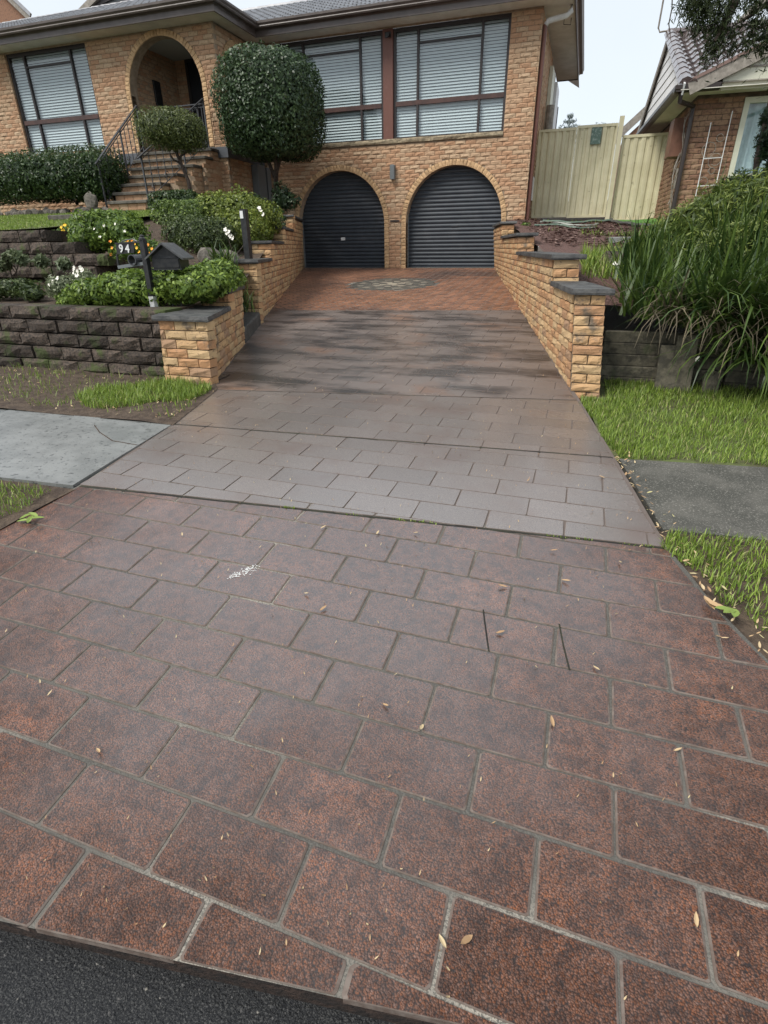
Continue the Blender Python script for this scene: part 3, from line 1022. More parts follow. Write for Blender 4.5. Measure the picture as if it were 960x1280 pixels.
# wing front and side with the porch arches
PA = (-9.555, 0.985, 3.26)
WWIN = (-14.07, -11.585, 2.22, 4.33)
WY = YW + 0.013
qw = lambda x0, x1, z0, z1: mor.add([(x0, WY, z0), (x1, WY, z0), (x1, WY, z1), (x0, WY, z1)], [(0, 1, 2, 3)])
ZP = 2.12                      # porch floor
qw(-16.5, WWIN[0], 0.3, ZT)
qw(WWIN[0], WWIN[1], WWIN[3] - .01, ZT)
qw(WWIN[0], WWIN[1], 0.3, WWIN[2])
qw(WWIN[1], PA[0] - PA[1], 0.3, ZT)
qw(PA[0] - PA[1], XW, -0.2, ZP - 0.02)
qw(PA[0] + PA[1], XW, ZP - 0.02, ZT)
arch_panel(mor, PA[0], PA[2], PA[1], ZP, ZT, lambda s, z, d: (s, WY + d, z), 0.23)
SA = (13.86, 0.52, 3.60)
qs = lambda y0, y1, z0, z1: mor.add([(XW - 0.013, y0, z0), (XW - 0.013, y1, z0), (XW - 0.013, y1, z1), (XW - 0.013, y0, z1)], [(0, 1, 2, 3)])
qs(WY, YF, -0.2, ZP - 0.02)
qs(WY, SA[0] - SA[1], ZP - 0.02, ZT)
qs(SA[0] + SA[1], MY, ZP - 0.02, ZT)
arch_panel(mor, SA[0], SA[2], SA[1], ZP, ZT, lambda s, z, d: (XW - 0.013 - d, s, z), 0.23)
# porch inside: left wall, back wall
PLX, PBY = -10.62, 15.0
mor.add([(PLX, WY + .23, ZP), (PLX, PBY, ZP), (PLX, PBY, ZT), (PLX, WY + .23, ZT)], [(0, 1, 2, 3)])
mor.add([(PLX, PBY, ZP), (XW - .25, PBY, ZP), (XW - .25, PBY, ZT), (PLX, PBY, ZT)], [(0, 1, 2, 3)])
mor.obj('wall', M_MORTAR, house)

ent = []


def seg_main(zc):
    s = [(XW + 0.002, XC)]
    for c, r in GA:
        k = arch_cut(zc, c, SPR, r + RW + 0.004, ZG)
        if k:
            s = minus(s, k)
    if WIN[2] - 0.06 < zc < WIN[3] + 0.05:
        s = minus(s, (WIN[0], WIN[1]))
    return s


ent += course_wall(BR_HOUSE, (0, YF), 0.0, ZG, ZT, 0.086, seg_main)


def seg_wing(zc):
    s = [(-15.6, XW)]
    k = arch_cut(zc, PA[0], PA[2], PA[1] + RW + 0.004, ZP)
    if k:
        s = minus(s, k)
    if 1.9 < zc < 2.13:
        s = minus(s, (-8.9, XW))
    if WWIN[2] < zc < WWIN[3] + 0.05:
        s = minus(s, (WWIN[0], WWIN[1]))
    return s


ent += course_wall(BR_HOUSE, (0, YW), 0.0, ZG + 0.086 * 5, ZT, 0.086, seg_wing)


def seg_side(zc):
    s = [(YW + 0.115, YF - 0.003)]
    k = arch_cut(zc, SA[0], SA[2], SA[1] + RW + 0.004, ZP)
    if k:
        s = minus(s, k)
    if 1.9 < zc < 2.13:
        s = []
    return s


ent += course_wall(BR_HOUSE, (XW, 0), math.pi / 2, ZG + 0.086 * 5, ZT, 0.086, seg_side)
ent += course_wall(BR_HOUSE, (XC, 0), math.pi / 2, ZG + 0.086 * 8, ZT, 0.086, lambda z: [(YF + 0.115, 18.2)])
ent += course_wall(BR_HOUSE, (PLX, 0), math.pi / 2, ZP, ZT, 0.086, lambda z: [(YW + 0.25, PBY)])
ent += course_wall(BR_HOUSE, (0, PBY - 0.013), 0.0, ZP, ZT, 0.086, lambda z: [(PLX, -10.3)])
print('house bricks', len(ent))
pieces('brick', ent, house, 300)
arch = []
for c, r in GA:
    arch += arch_ring(BR_ARCH, c, SPR, r, ZG, lambda s, z, d: (s, YF + d, z), 0.0)
arch += arch_ring(BR_ARCH, PA[0], PA[2], PA[1], ZP, lambda s, z, d: (s, YW + d, z), 0.0)
arch += arch_ring(BR_ARCH, SA[0], SA[2], SA[1], ZP, lambda s, z, d: (XW - d, s, z), math.pi / 2)
pieces('arch_brick', arch, house, 300)

# garage doors
slat_me = {}
for gi, (c, r) in enumerate(GA):
    gd = MB().box(c - r - 0.05, c + r + 0.05, YF + 0.222, YF + 0.25, ZG, SPR + r + 0.03).obj('garage_door', M_DOOR, house)
    if gi == 1:
        gd['label'] = 'right charcoal ribbed roller door'
    else:
        gd['label'] = 'left charcoal ribbed roller door'
    for s_ in (-1, 1):
        MB().box(c + s_ * (r - .004) - .022, c + s_ * (r - .004) + .022, YF + .17, YF + .20, ZG + .003, SPR + .2).obj('guide_rail', M_GREYBOX, gd)
    ns, sh = 25, 0.0885
    mb = MB()
    w = r + 0.05
    prof = [(0.0, 0.006), (-0.012, 0.016), (-0.022, 0.035), (-0.022, 0.055), (-0.012, 0.075), (0.0, 0.0845)]
    vs = [(x, y, z) for x in (-w, w) for y, z in prof]
    n = len(prof)
    mb.add(vs, [(i, n + i, n + i + 1, i + 1) for i in range(n - 1)] + [tuple(range(n)), tuple(range(2 * n - 1, n - 1, -1))])
    me = mb.mesh('slat', M_DOOR)
    for k in range(ns):
        o = link('slat', me, gd, Matrix.Translation((c, YF + 0.222, ZG + 0.02 + k * sh)))
    MB().box(c - r, c + r, YF + 0.19, YF + 0.222, ZG + 0.002, ZG + 0.035).obj('bottom_rail', M_DOOR, gd)
    if gi == 0:
        MB().bbox(c - 0.09, c + 0.03, YF + 0.185, YF + 0.2, ZG + 0.66, ZG + 0.73).obj('lock', M_WHITE, gd)
    else:
        MB().bbox(c - 0.08, c + 0.10, YF + 0.188, YF + 0.2, ZG + 0.93, ZG + 0.96).obj('lock', M_DOOR, gd)


# windows
def window(x0, x1, z0, z1, y, mulls, transom, toprail, pane_in=0.06, name='window', slat=0.057, post=None, fm=M_DKFRAME, label=None):
    mb = MB()
    fw, fd = 0.055, 0.07
    mb.box(x0, x1, y, y + fd, z1 - fw - 0.015, z1)
    mb.box(x0, x1, y, y + fd, z0, z0 + fw * 0.7)
    mb.box(x0, x0 + fw, y + .001, y + fd - .001, z0 + fw * 0.7, z1 - fw - .015)
    mb.box(x1 - fw, x1, y + .001, y + fd - .001, z0 + fw * 0.7, z1 - fw - .015)
    w = mb.obj('window', fm, house)
    if label:
        w['label'] = label
    MB().box(x0 + fw, x1 - fw, y - 0.006, y + fd + .004, transom - 0.045, transom + 0.045).obj('transom', M_BROWN, w)
    xs = [x0 + fw] + mulls + [x1 - fw]
    for m in mulls:
        MB().box(m - 0.024, m + 0.024, y - .002, y + fd, z0 + fw * .7, transom - 0.045).box(m - 0.024, m + 0.024, y - .002, y + fd, transom + 0.045, z1 - fw - .015).obj('mullion', fm, w)
    if toprail:
        a, b = toprail
        MB().box(a + .024, b - .024, y + .004, y + fd, z1 - 0.31, z1 - 0.275).obj('sash_rail', fm, w)
    for a, b in zip(xs, xs[1:]):
        for lo, hi in ((z0 + fw * .7, transom - .045), (transom + .045, z1 - fw - .015)):
            MB().box(a + 0.005, b - 0.005, y + 0.03, y + 0.036, lo, hi).obj('pane', M_GLASS, w)
    # venetian blinds behind the glass
    for a, b in zip(xs, xs[1:]):
        mb = MB()
        z = z0 + 0.05
        while z < z1 - 0.09:
            if abs(z - transom) > 0.0:
                yy = y + 0.085
                dz = 0.021
                mb.add([(a - 0.004, yy - 0.014, z), (b + 0.004, yy - 0.014, z), (b + 0.004, yy + 0.014, z + .051), (a - 0.004, yy + 0.014, z + .051),
                        (a - 0.004, yy - 0.011, z - .001), (b + 0.004, yy - 0.011, z - .001), (b + 0.004, yy + 0.017, z + .050), (a - 0.004, yy + 0.017, z + .050)],
                       [(0, 1, 2, 3), (7, 6, 5, 4), (0, 4, 5, 1), (3, 2, 6, 7)])
            z += slat
        o = mb.obj('blind', M_BLIND, w)
        o['kind'] = 'stuff'
    MB().box(x0, x1, y + 0.35, y + 0.4, z0 - 0.1, z1).box(x0, x0 + .02, y + fd, y + .35, z0 - .1, z1).box(x1 - .02, x1, y + fd, y + .35, z0 - .1, z1).box(x0, x1, y + fd, y + .4, z0 - .12, z0 - .1)\
        .box(x0, x1, y + fd, y + .4, z1, z1 + .02).obj('interior', M_DARK, w)
    return w


window(WIN[0], -4.86, 2.29, WIN[3], YF + 0.05, [-6.85, -5.42], 2.965, (-6.85, -5.42), label='wide brown-framed window half hidden by the ball tree')
window(-4.62, WIN[1], 2.29, WIN[3], YF + 0.05, [-4.05, -2.63], 2.965, (-4.05, -2.63), label='wide brown-framed window over the right garage door')
window(WWIN[0], WWIN[1], 2.24, WWIN[3], YW + 0.05, [-13.55, -12.12], 2.94, (-13.55, -12.12), label='window of the left wing above the hedge')
MB().bbox(-4.86, -4.62, YF + 0.0, YF + 0.2, 2.29, WIN[3]).obj('window_post', M_BROWNPOST, house)
sx = WIN[0] - 0.02
while sx < WIN[1] - 0.05:                         # stone sill in lengths
    e = min(sx + random.uniform(0.7, 1.1), WIN[1])
    o = rock_mesh('sill', M_SILL, int(sx * 100), 0.12, 0.05, 4)
    link('sill', o, house, Matrix.Translation(((sx + e) / 2, YF - 0.035, 2.247)) @ Matrix.Diagonal((e - sx - 0.006, 0.14, 0.085, 1)))
    sx = e

# porch: slab, floor, ceiling, door, railing
MB().bbox(-11.2, XW + 0.05, YW - 0.05, YF - 0.02, ZP - 0.215, ZP - 0.002).obj('porch_slab', M_SLAB, house)
MB().box(PLX, XW - .013, WY + .02, PBY, ZT - 0.012, ZT - 0.002).obj('porch_ceiling', M_CEIL, house)
fd_ = MB().box(-10.22, -9.1, PBY - 0.03, PBY - 0.012, ZP + .005, ZT - .08).obj('front_door', M_DARKDOOR, house)
MB().box(-10.30, -10.22, PBY - 0.05, PBY - 0.012, ZP + .005, ZT - .02).box(-9.1, -9.02, PBY - 0.05, PBY - 0.012, ZP + .005, ZT - .02).box(-10.22, -9.1, PBY - 0.05, PBY - .012, ZT - .08, ZT - .02)\
    .obj('door_frame', M_DKFRAME, fd_)
MB().box(-9.0, -8.4, PBY - 0.03, PBY - 0.012, ZP + .005, ZT - .02).obj('side_panel', M_DARKDOOR, house)
# porch wall lamp plaque on the left inside wall
MB().bbox(PLX + 0.002, PLX + 0.05, 13.95, 14.2, 3.25, 3.75, tint=.2).obj('wall_plaque', M_BLACK, house)
MB().bbox(PLX + 0.002, PLX + 0.09, 14.35, 14.43, 3.05, 3.3).obj('doorbell_lamp', M_BLACK, house)

# eaves
RP = 0.40                       # roof pitch as rise / run
GY, GYW, GX, GXR = YF - 0.47, YW - 0.47, XW + 0.36, XC + 0.585
mb = MB()
mb.box(GX, GXR, GY, MY, ZT, ZT + 0.012).box(-18, GX, GYW, PBY, ZT, ZT + 0.012).box(XC - 0.01, GXR, MY, 20.6, ZT, ZT + 0.012)
mb.obj('soffit', M_SOFFIT, house)
gp = [(0.0, 0.0), (-0.03, 0.0), (-0.03, 0.10), (-0.05, 0.12), (-0.12, 0.125), (-0.135, 0.15), (-0.125, 0.17), (-0.15, 0.205), (-0.15, 0.245), (-0.135, 0.245), (-0.13, 0.22), (0.0, 0.22)]


def gutter(name, a, b, da, db, out, z, m, parent):
    """gutter and fascia profile swept from a to b (plan points); da, db shift the ends per metre of projection (mitres)"""
    a, b, out = Vector((*a, 0)), Vector((*b, 0)), Vector((*out, 0))
    d = (b - a).normalized()
    vs = [a - out * x * 1.0 + d * (-x) * da + Vector((0, 0, z + h)) for x, h in gp] + [b - out * x * 1.0 + d * (-x) * db + Vector((0, 0, z + h)) for x, h in gp]
    n = len(gp)
    fs = [(i, n + i, n + (i + 1) % n, (i + 1) % n) for i in range(n)] + [tuple(range(n - 1, -1, -1)), tuple(range(n, 2 * n))]
    return MB().add(vs, fs).obj(name, m, parent)


gutter('gutter', (-18, GYW), (GX, GYW), 0, 1, (0, -1), ZT - 0.02, M_GUTTER, house)
gutter('gutter', (GX, GYW), (GX, GY), -1, -1, (1, 0), ZT - 0.02, M_GUTTER, house)
gutter('gutter', (GX, GY), (GXR, GY), 1, 1, (0, -1), ZT - 0.02, M_GUTTER, house)
gutter('gutter', (GXR, GY), (GXR, 20.6), -1, 0, (1, 0), ZT - 0.02, M_GUTTER, house)
MB().box(XC, GXR, 20.59, 20.62, ZT - 0.02, ZT + 0.14).obj('end_fascia', M_GUTTER, house)

# roof planes (deck) and tiles
ZR = ZT + 0.215
ry, rw = 18.4, 16.6
zr, zw = ZR + RP * (ry - GY), ZR + RP * (rw - GYW)
lift = lambda p: (p[0], p[1], p[2] - 0.03)
mb = MB()
hipR = GXR - (ry - GY)
hipW = GX - (rw - GYW)
mb.add([lift(p) for p in [(GX - 6, GY, ZR), (GXR, GY, ZR), (hipR, ry, zr), (GX - 10, ry, zr)]], [(0, 1, 2, 3)])
mb.add([lift(p) for p in [(GXR, GY, ZR), (GXR, 22.6, ZR), (hipR, ry, zr)]], [(0, 1, 2)])
mb.add([lift(p) for p in [(-20, GYW, ZR), (GX, GYW, ZR), (hipW, rw, zw), (-20, rw, zw)]], [(0, 1, 2, 3)])
mb.add([lift(p) for p in [(GX, GYW, ZR), (GX, ry, ZR + .0), (hipW, ry + 3, zw), (hipW, rw, zw)]], [(0, 1, 2, 3)])
mb.add([lift(p) for p in [(-20, rw, zw), (hipW, rw, zw), (hipW, 21, ZR), (-20, 21, ZR)]], [(0, 1, 2, 3)])
mb.obj('roof', M_TILE, house)


def tile_mesh(name, m, w, l, seed, wave):
    r = random.Random(seed)
    mb = MB()
    if wave:
        prof = [(-.5, .0), (-.36, -.012), (-.2, -.016), (-.05, .004), (.1, .042), (.25, .050), (.4, .034), (.5, .004)]
    else:
        prof = [(-.5, .040), (-.40, .042), (-.36, -.004), (0, .0), (.36, -.004), (.40, .036), (.5, .040)]
    dz = r.uniform(-.003, .003)
    n = len(prof)
    vs = [(x * w, 0, h + 0.022 + dz) for x, h in prof] + [(x * w, l, h - 0.008 + dz) for x, h in prof] + [(x * w, 0, h - 0.012) for x, h in prof]
    fs = [(i, i + 1, n + i + 1, n + i) for i in range(n - 1)] + [(2 * n + i, 2 * n + i + 1, i + 1, i) for i in range(n - 1)]
    mb.add(vs, fs, r.random())
    me = mb.mesh(name, m)
    return me


TL = [tile_mesh('roof_tile', M_TILE, 0.182, 0.36, i, False) for i in range(8)]
pit = math.atan(RP)
tiles = []
for row in range(13):
    y = GY - 0.03 + row * 0.31 * math.cos(pit)
    z = ZR + RP * (y - GY) + 0.004
    for k in range(-60, 60):
        x = GX + 0.2 * k + 0.1
        if x > GXR - (y - GY) - 0.05 or x < GX - (y - GY) * 1.0 + 0.0:
            continue
        tiles.append((random.choice(TL), Matrix.Translation((x, y, z)) @ Matrix.Rotation(pit, 4, 'X')))
for row in range(13):
    y = GYW - 0.03 + row * 0.31 * math.cos(pit)
    z = ZR + RP * (y - GYW) + 0.004
    for k in range(-56, 2):
        x = GX + 0.2 * k
        if x > GX - (y - GYW) - 0.05:
            continue
        tiles.append((random.choice(TL), Matrix.Translation((x, y, z)) @ Matrix.Rotation(pit, 4, 'X')))
pieces('roof_tile', tiles, house, 300)
# ridge and hip capping
caps = []
def cap_run(a, b, m=M_TILE, parent=house, l=0.34):
    a, b = Vector(a), Vector(b)
    n = max(1, int((b - a).length / l))
    for i in range(n):
        p, q = a.lerp(b, i / n), a.lerp(b, (i + 1.08) / n)
        mb = MB()
        d = (q - p).normalized()
        s = d.cross(Vector((0, 0, 1))).normalized()
        u = s.cross(d)
        pr = [(-.12, -.04), (-.08, .03), (0, .06), (.08, .03), (.12, -.04)]
        vs = [p + s * x + u * (h + .012) for x, h in pr] + [q + s * x + u * h for x, h in pr]
        mb.add(vs, [(k, k + 1, 6 + k, 5 + k) for k in range(4)] + [(4, 3, 2, 1, 0), (5, 6, 7, 8, 9)], random.random())
        mb.obj('ridge_cap', m, parent)


cap_run((GX - 4.2, ry, zr), (hipR, ry, zr))
cap_run((GX, GYW, ZR + .02), (hipW, rw, zw))
cap_run((-19, rw, zw), (hipW, rw, zw))
# small street-facing gable standing on the wing's ridge
gb0, gb1 = at(102, 20, 16.9), at(123, 0, 16.9)
gb = MB()
sl_ = (gb1.z - gb0.z) / (gb1.x - gb0.x)
hw = 1.75
ga = [(gb0.x, 16.9, gb0.z - .2), (gb0.x + 2 * hw, 16.9, gb0.z - .2), (gb0.x + 2 * hw, 16.9, gb0.z), (gb0.x + hw, 16.9, gb0.z + sl_ * hw), (gb0.x, 16.9, gb0.z)]
gab = gb.prism(ga, (0, 2.5, 0)).obj('roof_gable', M_GREYBOX, house)
for s in (0, 1):
    e = (gb0.x + 2 * hw * s + (.06 if s else -.06), 16.82, gb0.z - 0.02)
    t = (gb0.x + hw, 16.82, gb0.z + sl_ * hw + .05)
    MB().beam(e, t, 0.12, 0.16).obj('barge_board', M_BARGE, gab)
    e2 = (gb0.x + hw + (1 if s else -1) * (hw - 0.55), 16.86, gb0.z + .15)
    MB().beam(e2, (gb0.x + hw, 16.86, gb0.z + sl_ * hw - .35), 0.04, 0.07).obj('window_frame', M_DKFRAME, gab)
MB().beam((gb0.x + .5, 16.85, gb0.z + .12), (gb0.x + 2 * hw - .5, 16.85, gb0.z + .12), 0.04, 0.07).obj('window_frame', M_DKFRAME, gab)

# things on the house front
MB().bbox(-4.67, -4.555, YF - 0.12, YF - 0.006, 1.47, 1.77, .012).obj('wall_light', M_GREYBOX, house)
MB().box(-4.695, -4.46, YF - 0.02, YF + .0, 0.565, 0.60).obj('wall_vent', M_BLACK, house)
cc = MB().bbox(-4.80, -4.66, YF - 0.02, YF + 0.0, 4.17, 4.27).tube([(-4.71, YF - .02, 4.21), (-4.70, YF - .13, 4.19)], .035, 10)
cc.obj('security_camera', M_BLACK, house)
sp = MB().bbox(-8.06, -7.86, YF - 0.13, YF - 0.02, 4.12, 4.34, .01).obj('flood_light', M_WHITE, house)
MB().tube([(-7.97, YF - .128, 4.24), (-7.97, YF - .14, 4.24)], .05, 12).obj('lens', M_BLACK, sp)
# grey meter box on the wing's side wall
mbx = MB().bbox(XW + 0.014, XW + 0.20, 13.98, 14.36, 1.05, 1.87, .008).obj('meter_box', M_GREYBOX, house)
MB().bbox(XW + 0.07, XW + .215, 14.42, 14.60, 0.7, 1.85).obj('cable_duct', M_GREYBOX, house)
# downpipes at the right corner
dp = MB().tube([(XC + .045, YF + .10, ZG), (XC + .045, YF + .10, 4.08)], 0.045, 8)
dp.obj('downpipe', M_BROWNPOST, house)
wp = MB().tube([(XC + .05, YF + .10, 4.07), (XC + .10, YF + .11, 4.14), (XC + .46, YF + .14, 4.20), (XC + .53, YF + .15, 4.26), (XC + .53, YF + .15, 4.40)], 0.05, 10)
wp.obj('white_downpipe', M_WHITE, house, True)
MB().bbox(XC + .014, XC + .09, 14.98, 15.16, 0.95, 1.42, .006).obj('white_switch_box', M_WHITE, house)
MB().tube([(XC + .05, 15.05, 0.3), (XC + .05, 15.05, 0.96)], 0.02, 6).obj('conduit', M_DKFRAME, house)
# things high on the side wall
MB().tube([(XC + .16, 16.9, 1.5), (XC + .16, 16.9, 3.1)], 0.10, 10).obj('grey_vent_pipe', M_BARGE, house)
MB().box(XC + .014, XC + .10, 17.4, 18.3, 2.3, 4.0).obj('side_window', M_CREAMTRIM, house)
MB().box(XC + .05, XC + .16, 18.5, 19.6, 1.6, 3.9).obj('side_screen', M_WBOARD, house)
MB().tube([(XC + .12, 19.9, 1.0), (XC + .12, 19.9, 3.6)], 0.05, 8).obj('downpipe', M_NGUT, house)
MB().tube([(GXR - .22, 15.45, ZT - .003), (GXR - .22, 15.45, ZT - .12), (GXR - .08, 15.52, ZT - .12), (GXR - .08, 15.52, ZT - .003)], 0.008, 6).obj('soffit_bracket', M_NGUT, house)


# ------------------------------------------------------------------ front steps with iron rails
steps = thing('front_steps', 'stone-treaded brick steps climbing from the lawn to the porch', 'steps', (-9.6, 11.0, 0.78))
NS = 7
sz0, sz1, sy0, sy1 = 0.80, ZP - 0.03, 11.0, 12.93
brm = []
corm = MB()
for k in range(NS):
    zt = lerp(sz0, sz1, (k + 1) / NS) - 0.02
    y0 = lerp(sy0, sy1, k / NS)
    xl = -10.05 - 0.06 * max(0, 3 - k) * 0 - 0.05 * k
    xr = -8.98 + (0 if k < 3 else 0.26 * (k - 2))
    xr = min(xr, -8.32)
    zb = lerp(sz0, sz1, k / NS) - 0.02
    corm.box(xl + .03 + .002 * k, xr - .03 - .004 * k, y0 + 0.045, sy1 + 0.03 - .002 * k, 0.4, zt - 0.055)
    MB().bbox(xl, xr, y0 - 0.02, y0 + (sy1 - sy0) / NS + 0.05, zt - 0.055, zt, .012, random.random()).obj('tread', M_TREAD, steps)
    for a, b, yy, an in ((xl + .03, xr - .03, y0 + .035, 0.0),):
        x = a
        while x < b - .05:
            e = min(x + 0.24, b)
            brm.append(unit(BR_HOUSE, ((x + e) / 2, yy, (zb + zt - .055) / 2), 0.0, e - x - .01, zt - .055 - zb - .012, .06))
            x = e
    # right flank
    y = y0 + .06
    for c in range(16):
        zz = zt - .055 - .05 - c * .086
        if zz > 0.55:
            for q_ in range(3):
                brm.append(unit(BR_HOUSE, (xr - .028, y0 + .17 + q_ * .24 - (.12 if c % 2 else 0), zz), math.pi / 2, .23, .076, .04))
corm.obj('core', M_MORTAR, steps)
pieces('brick', brm, steps, 300)


def railing(name, label, a0, a1, n, hb, posts, cat='railing', group=None, scroll=True):
    """a0 -> a1: foot of the rail line (on the treads); upright bars below a top rail"""
    a0, a1 = Vector(a0), Vector(a1)
    t = thing(name, label, cat, tuple(a0), group)
    up = Vector((0, 0, hb))
    d = (a1 - a0).normalized()
    top = [a0 + up - d * 0.16 - Vector((0, 0, .08)), a0 + up, a1 + up]
    MB().beam(a0 + up - d * .12, a1 + up, 0.045, 0.02).obj('handrail', M_IRON, t)
    MB().beam(a0 + Vector((0, 0, .12)), a1 + Vector((0, 0, .12)), 0.02, 0.012).obj('bottom_rail', M_IRON, t)
    MB().beam(a0 + up * 0.93, a1 + up * 0.93, 0.02, 0.012).obj('upper_rail', M_IRON, t)
    for i in range(n + 1):
        p = a0.lerp(a1, i / n)
        if i in posts:
            MB().beam(p - Vector((0, 0, .05)), p + up, 0.03, 0.03, (1, 0, 0)).obj('post', M_IRON, t)
        else:
            b = p + Vector((0, 0, .12))
            q = p + up * 0.93
            MB().beam(b, q, 0.013, 0.013, (1, 0, 0)).tube([b.lerp(q, .46), b.lerp(q, .5), b.lerp(q, .54)], [.008, .02, .008], 6).obj('baluster', M_IRON, t)
    if scroll:
        for i in range(0, n, 2):
            p = a0.lerp(a1, (i + 1) / n) + Vector((0, 0, .24))
            sc = []
            for k in range(13):
                th = k / 12 * 2.6 * math.pi
                sc.append(p + d * (0.075 * (1 - k / 16) * math.cos(th)) + Vector((0, 0, 0.075 * (1 - k / 16) * math.sin(th))))
            MB().tube(sc, 0.007, 5).obj('scroll', M_IRON, t)
    return t


railing('stair_railing', 'wrought iron stair railing beside the hedge end, on the wing-window side of the steps', (-10.12, 11.05, 0.80), (-10.4, 12.95, ZP), 11, 0.92, (0, 6, 11), group='iron railings of the front steps')
railing('stair_railing', 'wrought iron stair railing behind the small topiary trunk, on the garage side of the steps', (-8.98, 11.05, 0.84), (-8.5, 12.85, ZP - .02), 10, 0.92, (0, 6, 10), group='iron railings of the front steps')
railing('porch_railing', 'short iron railing across the right half of the porch arch', (-9.35, 13.1, ZP), (-8.62, 13.1, ZP), 6, 0.86, (0, 6), scroll=False)

# ------------------------------------------------------------------ retaining brick walls of the driveway
SLATES = 0


def slate(parent, quad, z, th=0.045):
    """a slate cap piece: quad = plan corners"""
    n = 10
    pts = []
    for k in range(4):
        a, b = quad[k], quad[(k + 1) % 4]
        for i in range(5):
            t = i / 5
            j = 0.004 if i else 0.0
            pts.append((a[0] + (b[0] - a[0]) * t + random.uniform(-j, j), a[1] + (b[1] - a[1]) * t + random.uniform(-j, j)))
    cx, cy = sum(p[0] for p in pts) / len(pts), sum(p[1] for p in pts) / len(pts)
    ins = lambda p, k: (cx + (p[0] - cx) * k, cy + (p[1] - cy) * k)
    m = len(pts)
    vs = [(*ins(p, .985), z) for p in pts] + [(*p, z + th * .35) for p in pts] + [(*ins(p, .985), z + th) for p in pts]
    fs = [tuple(range(2 * m, 3 * m)), tuple(range(m - 1, -1, -1))]
    for r in range(2):
        fs += [(r * m + i, r * m + (i + 1) % m, (r + 1) * m + (i + 1) % m, (r + 1) * m + i) for i in range(m)]
    return MB().add(vs, fs, random.random()).obj('slate_cap', M_SLATE, parent)


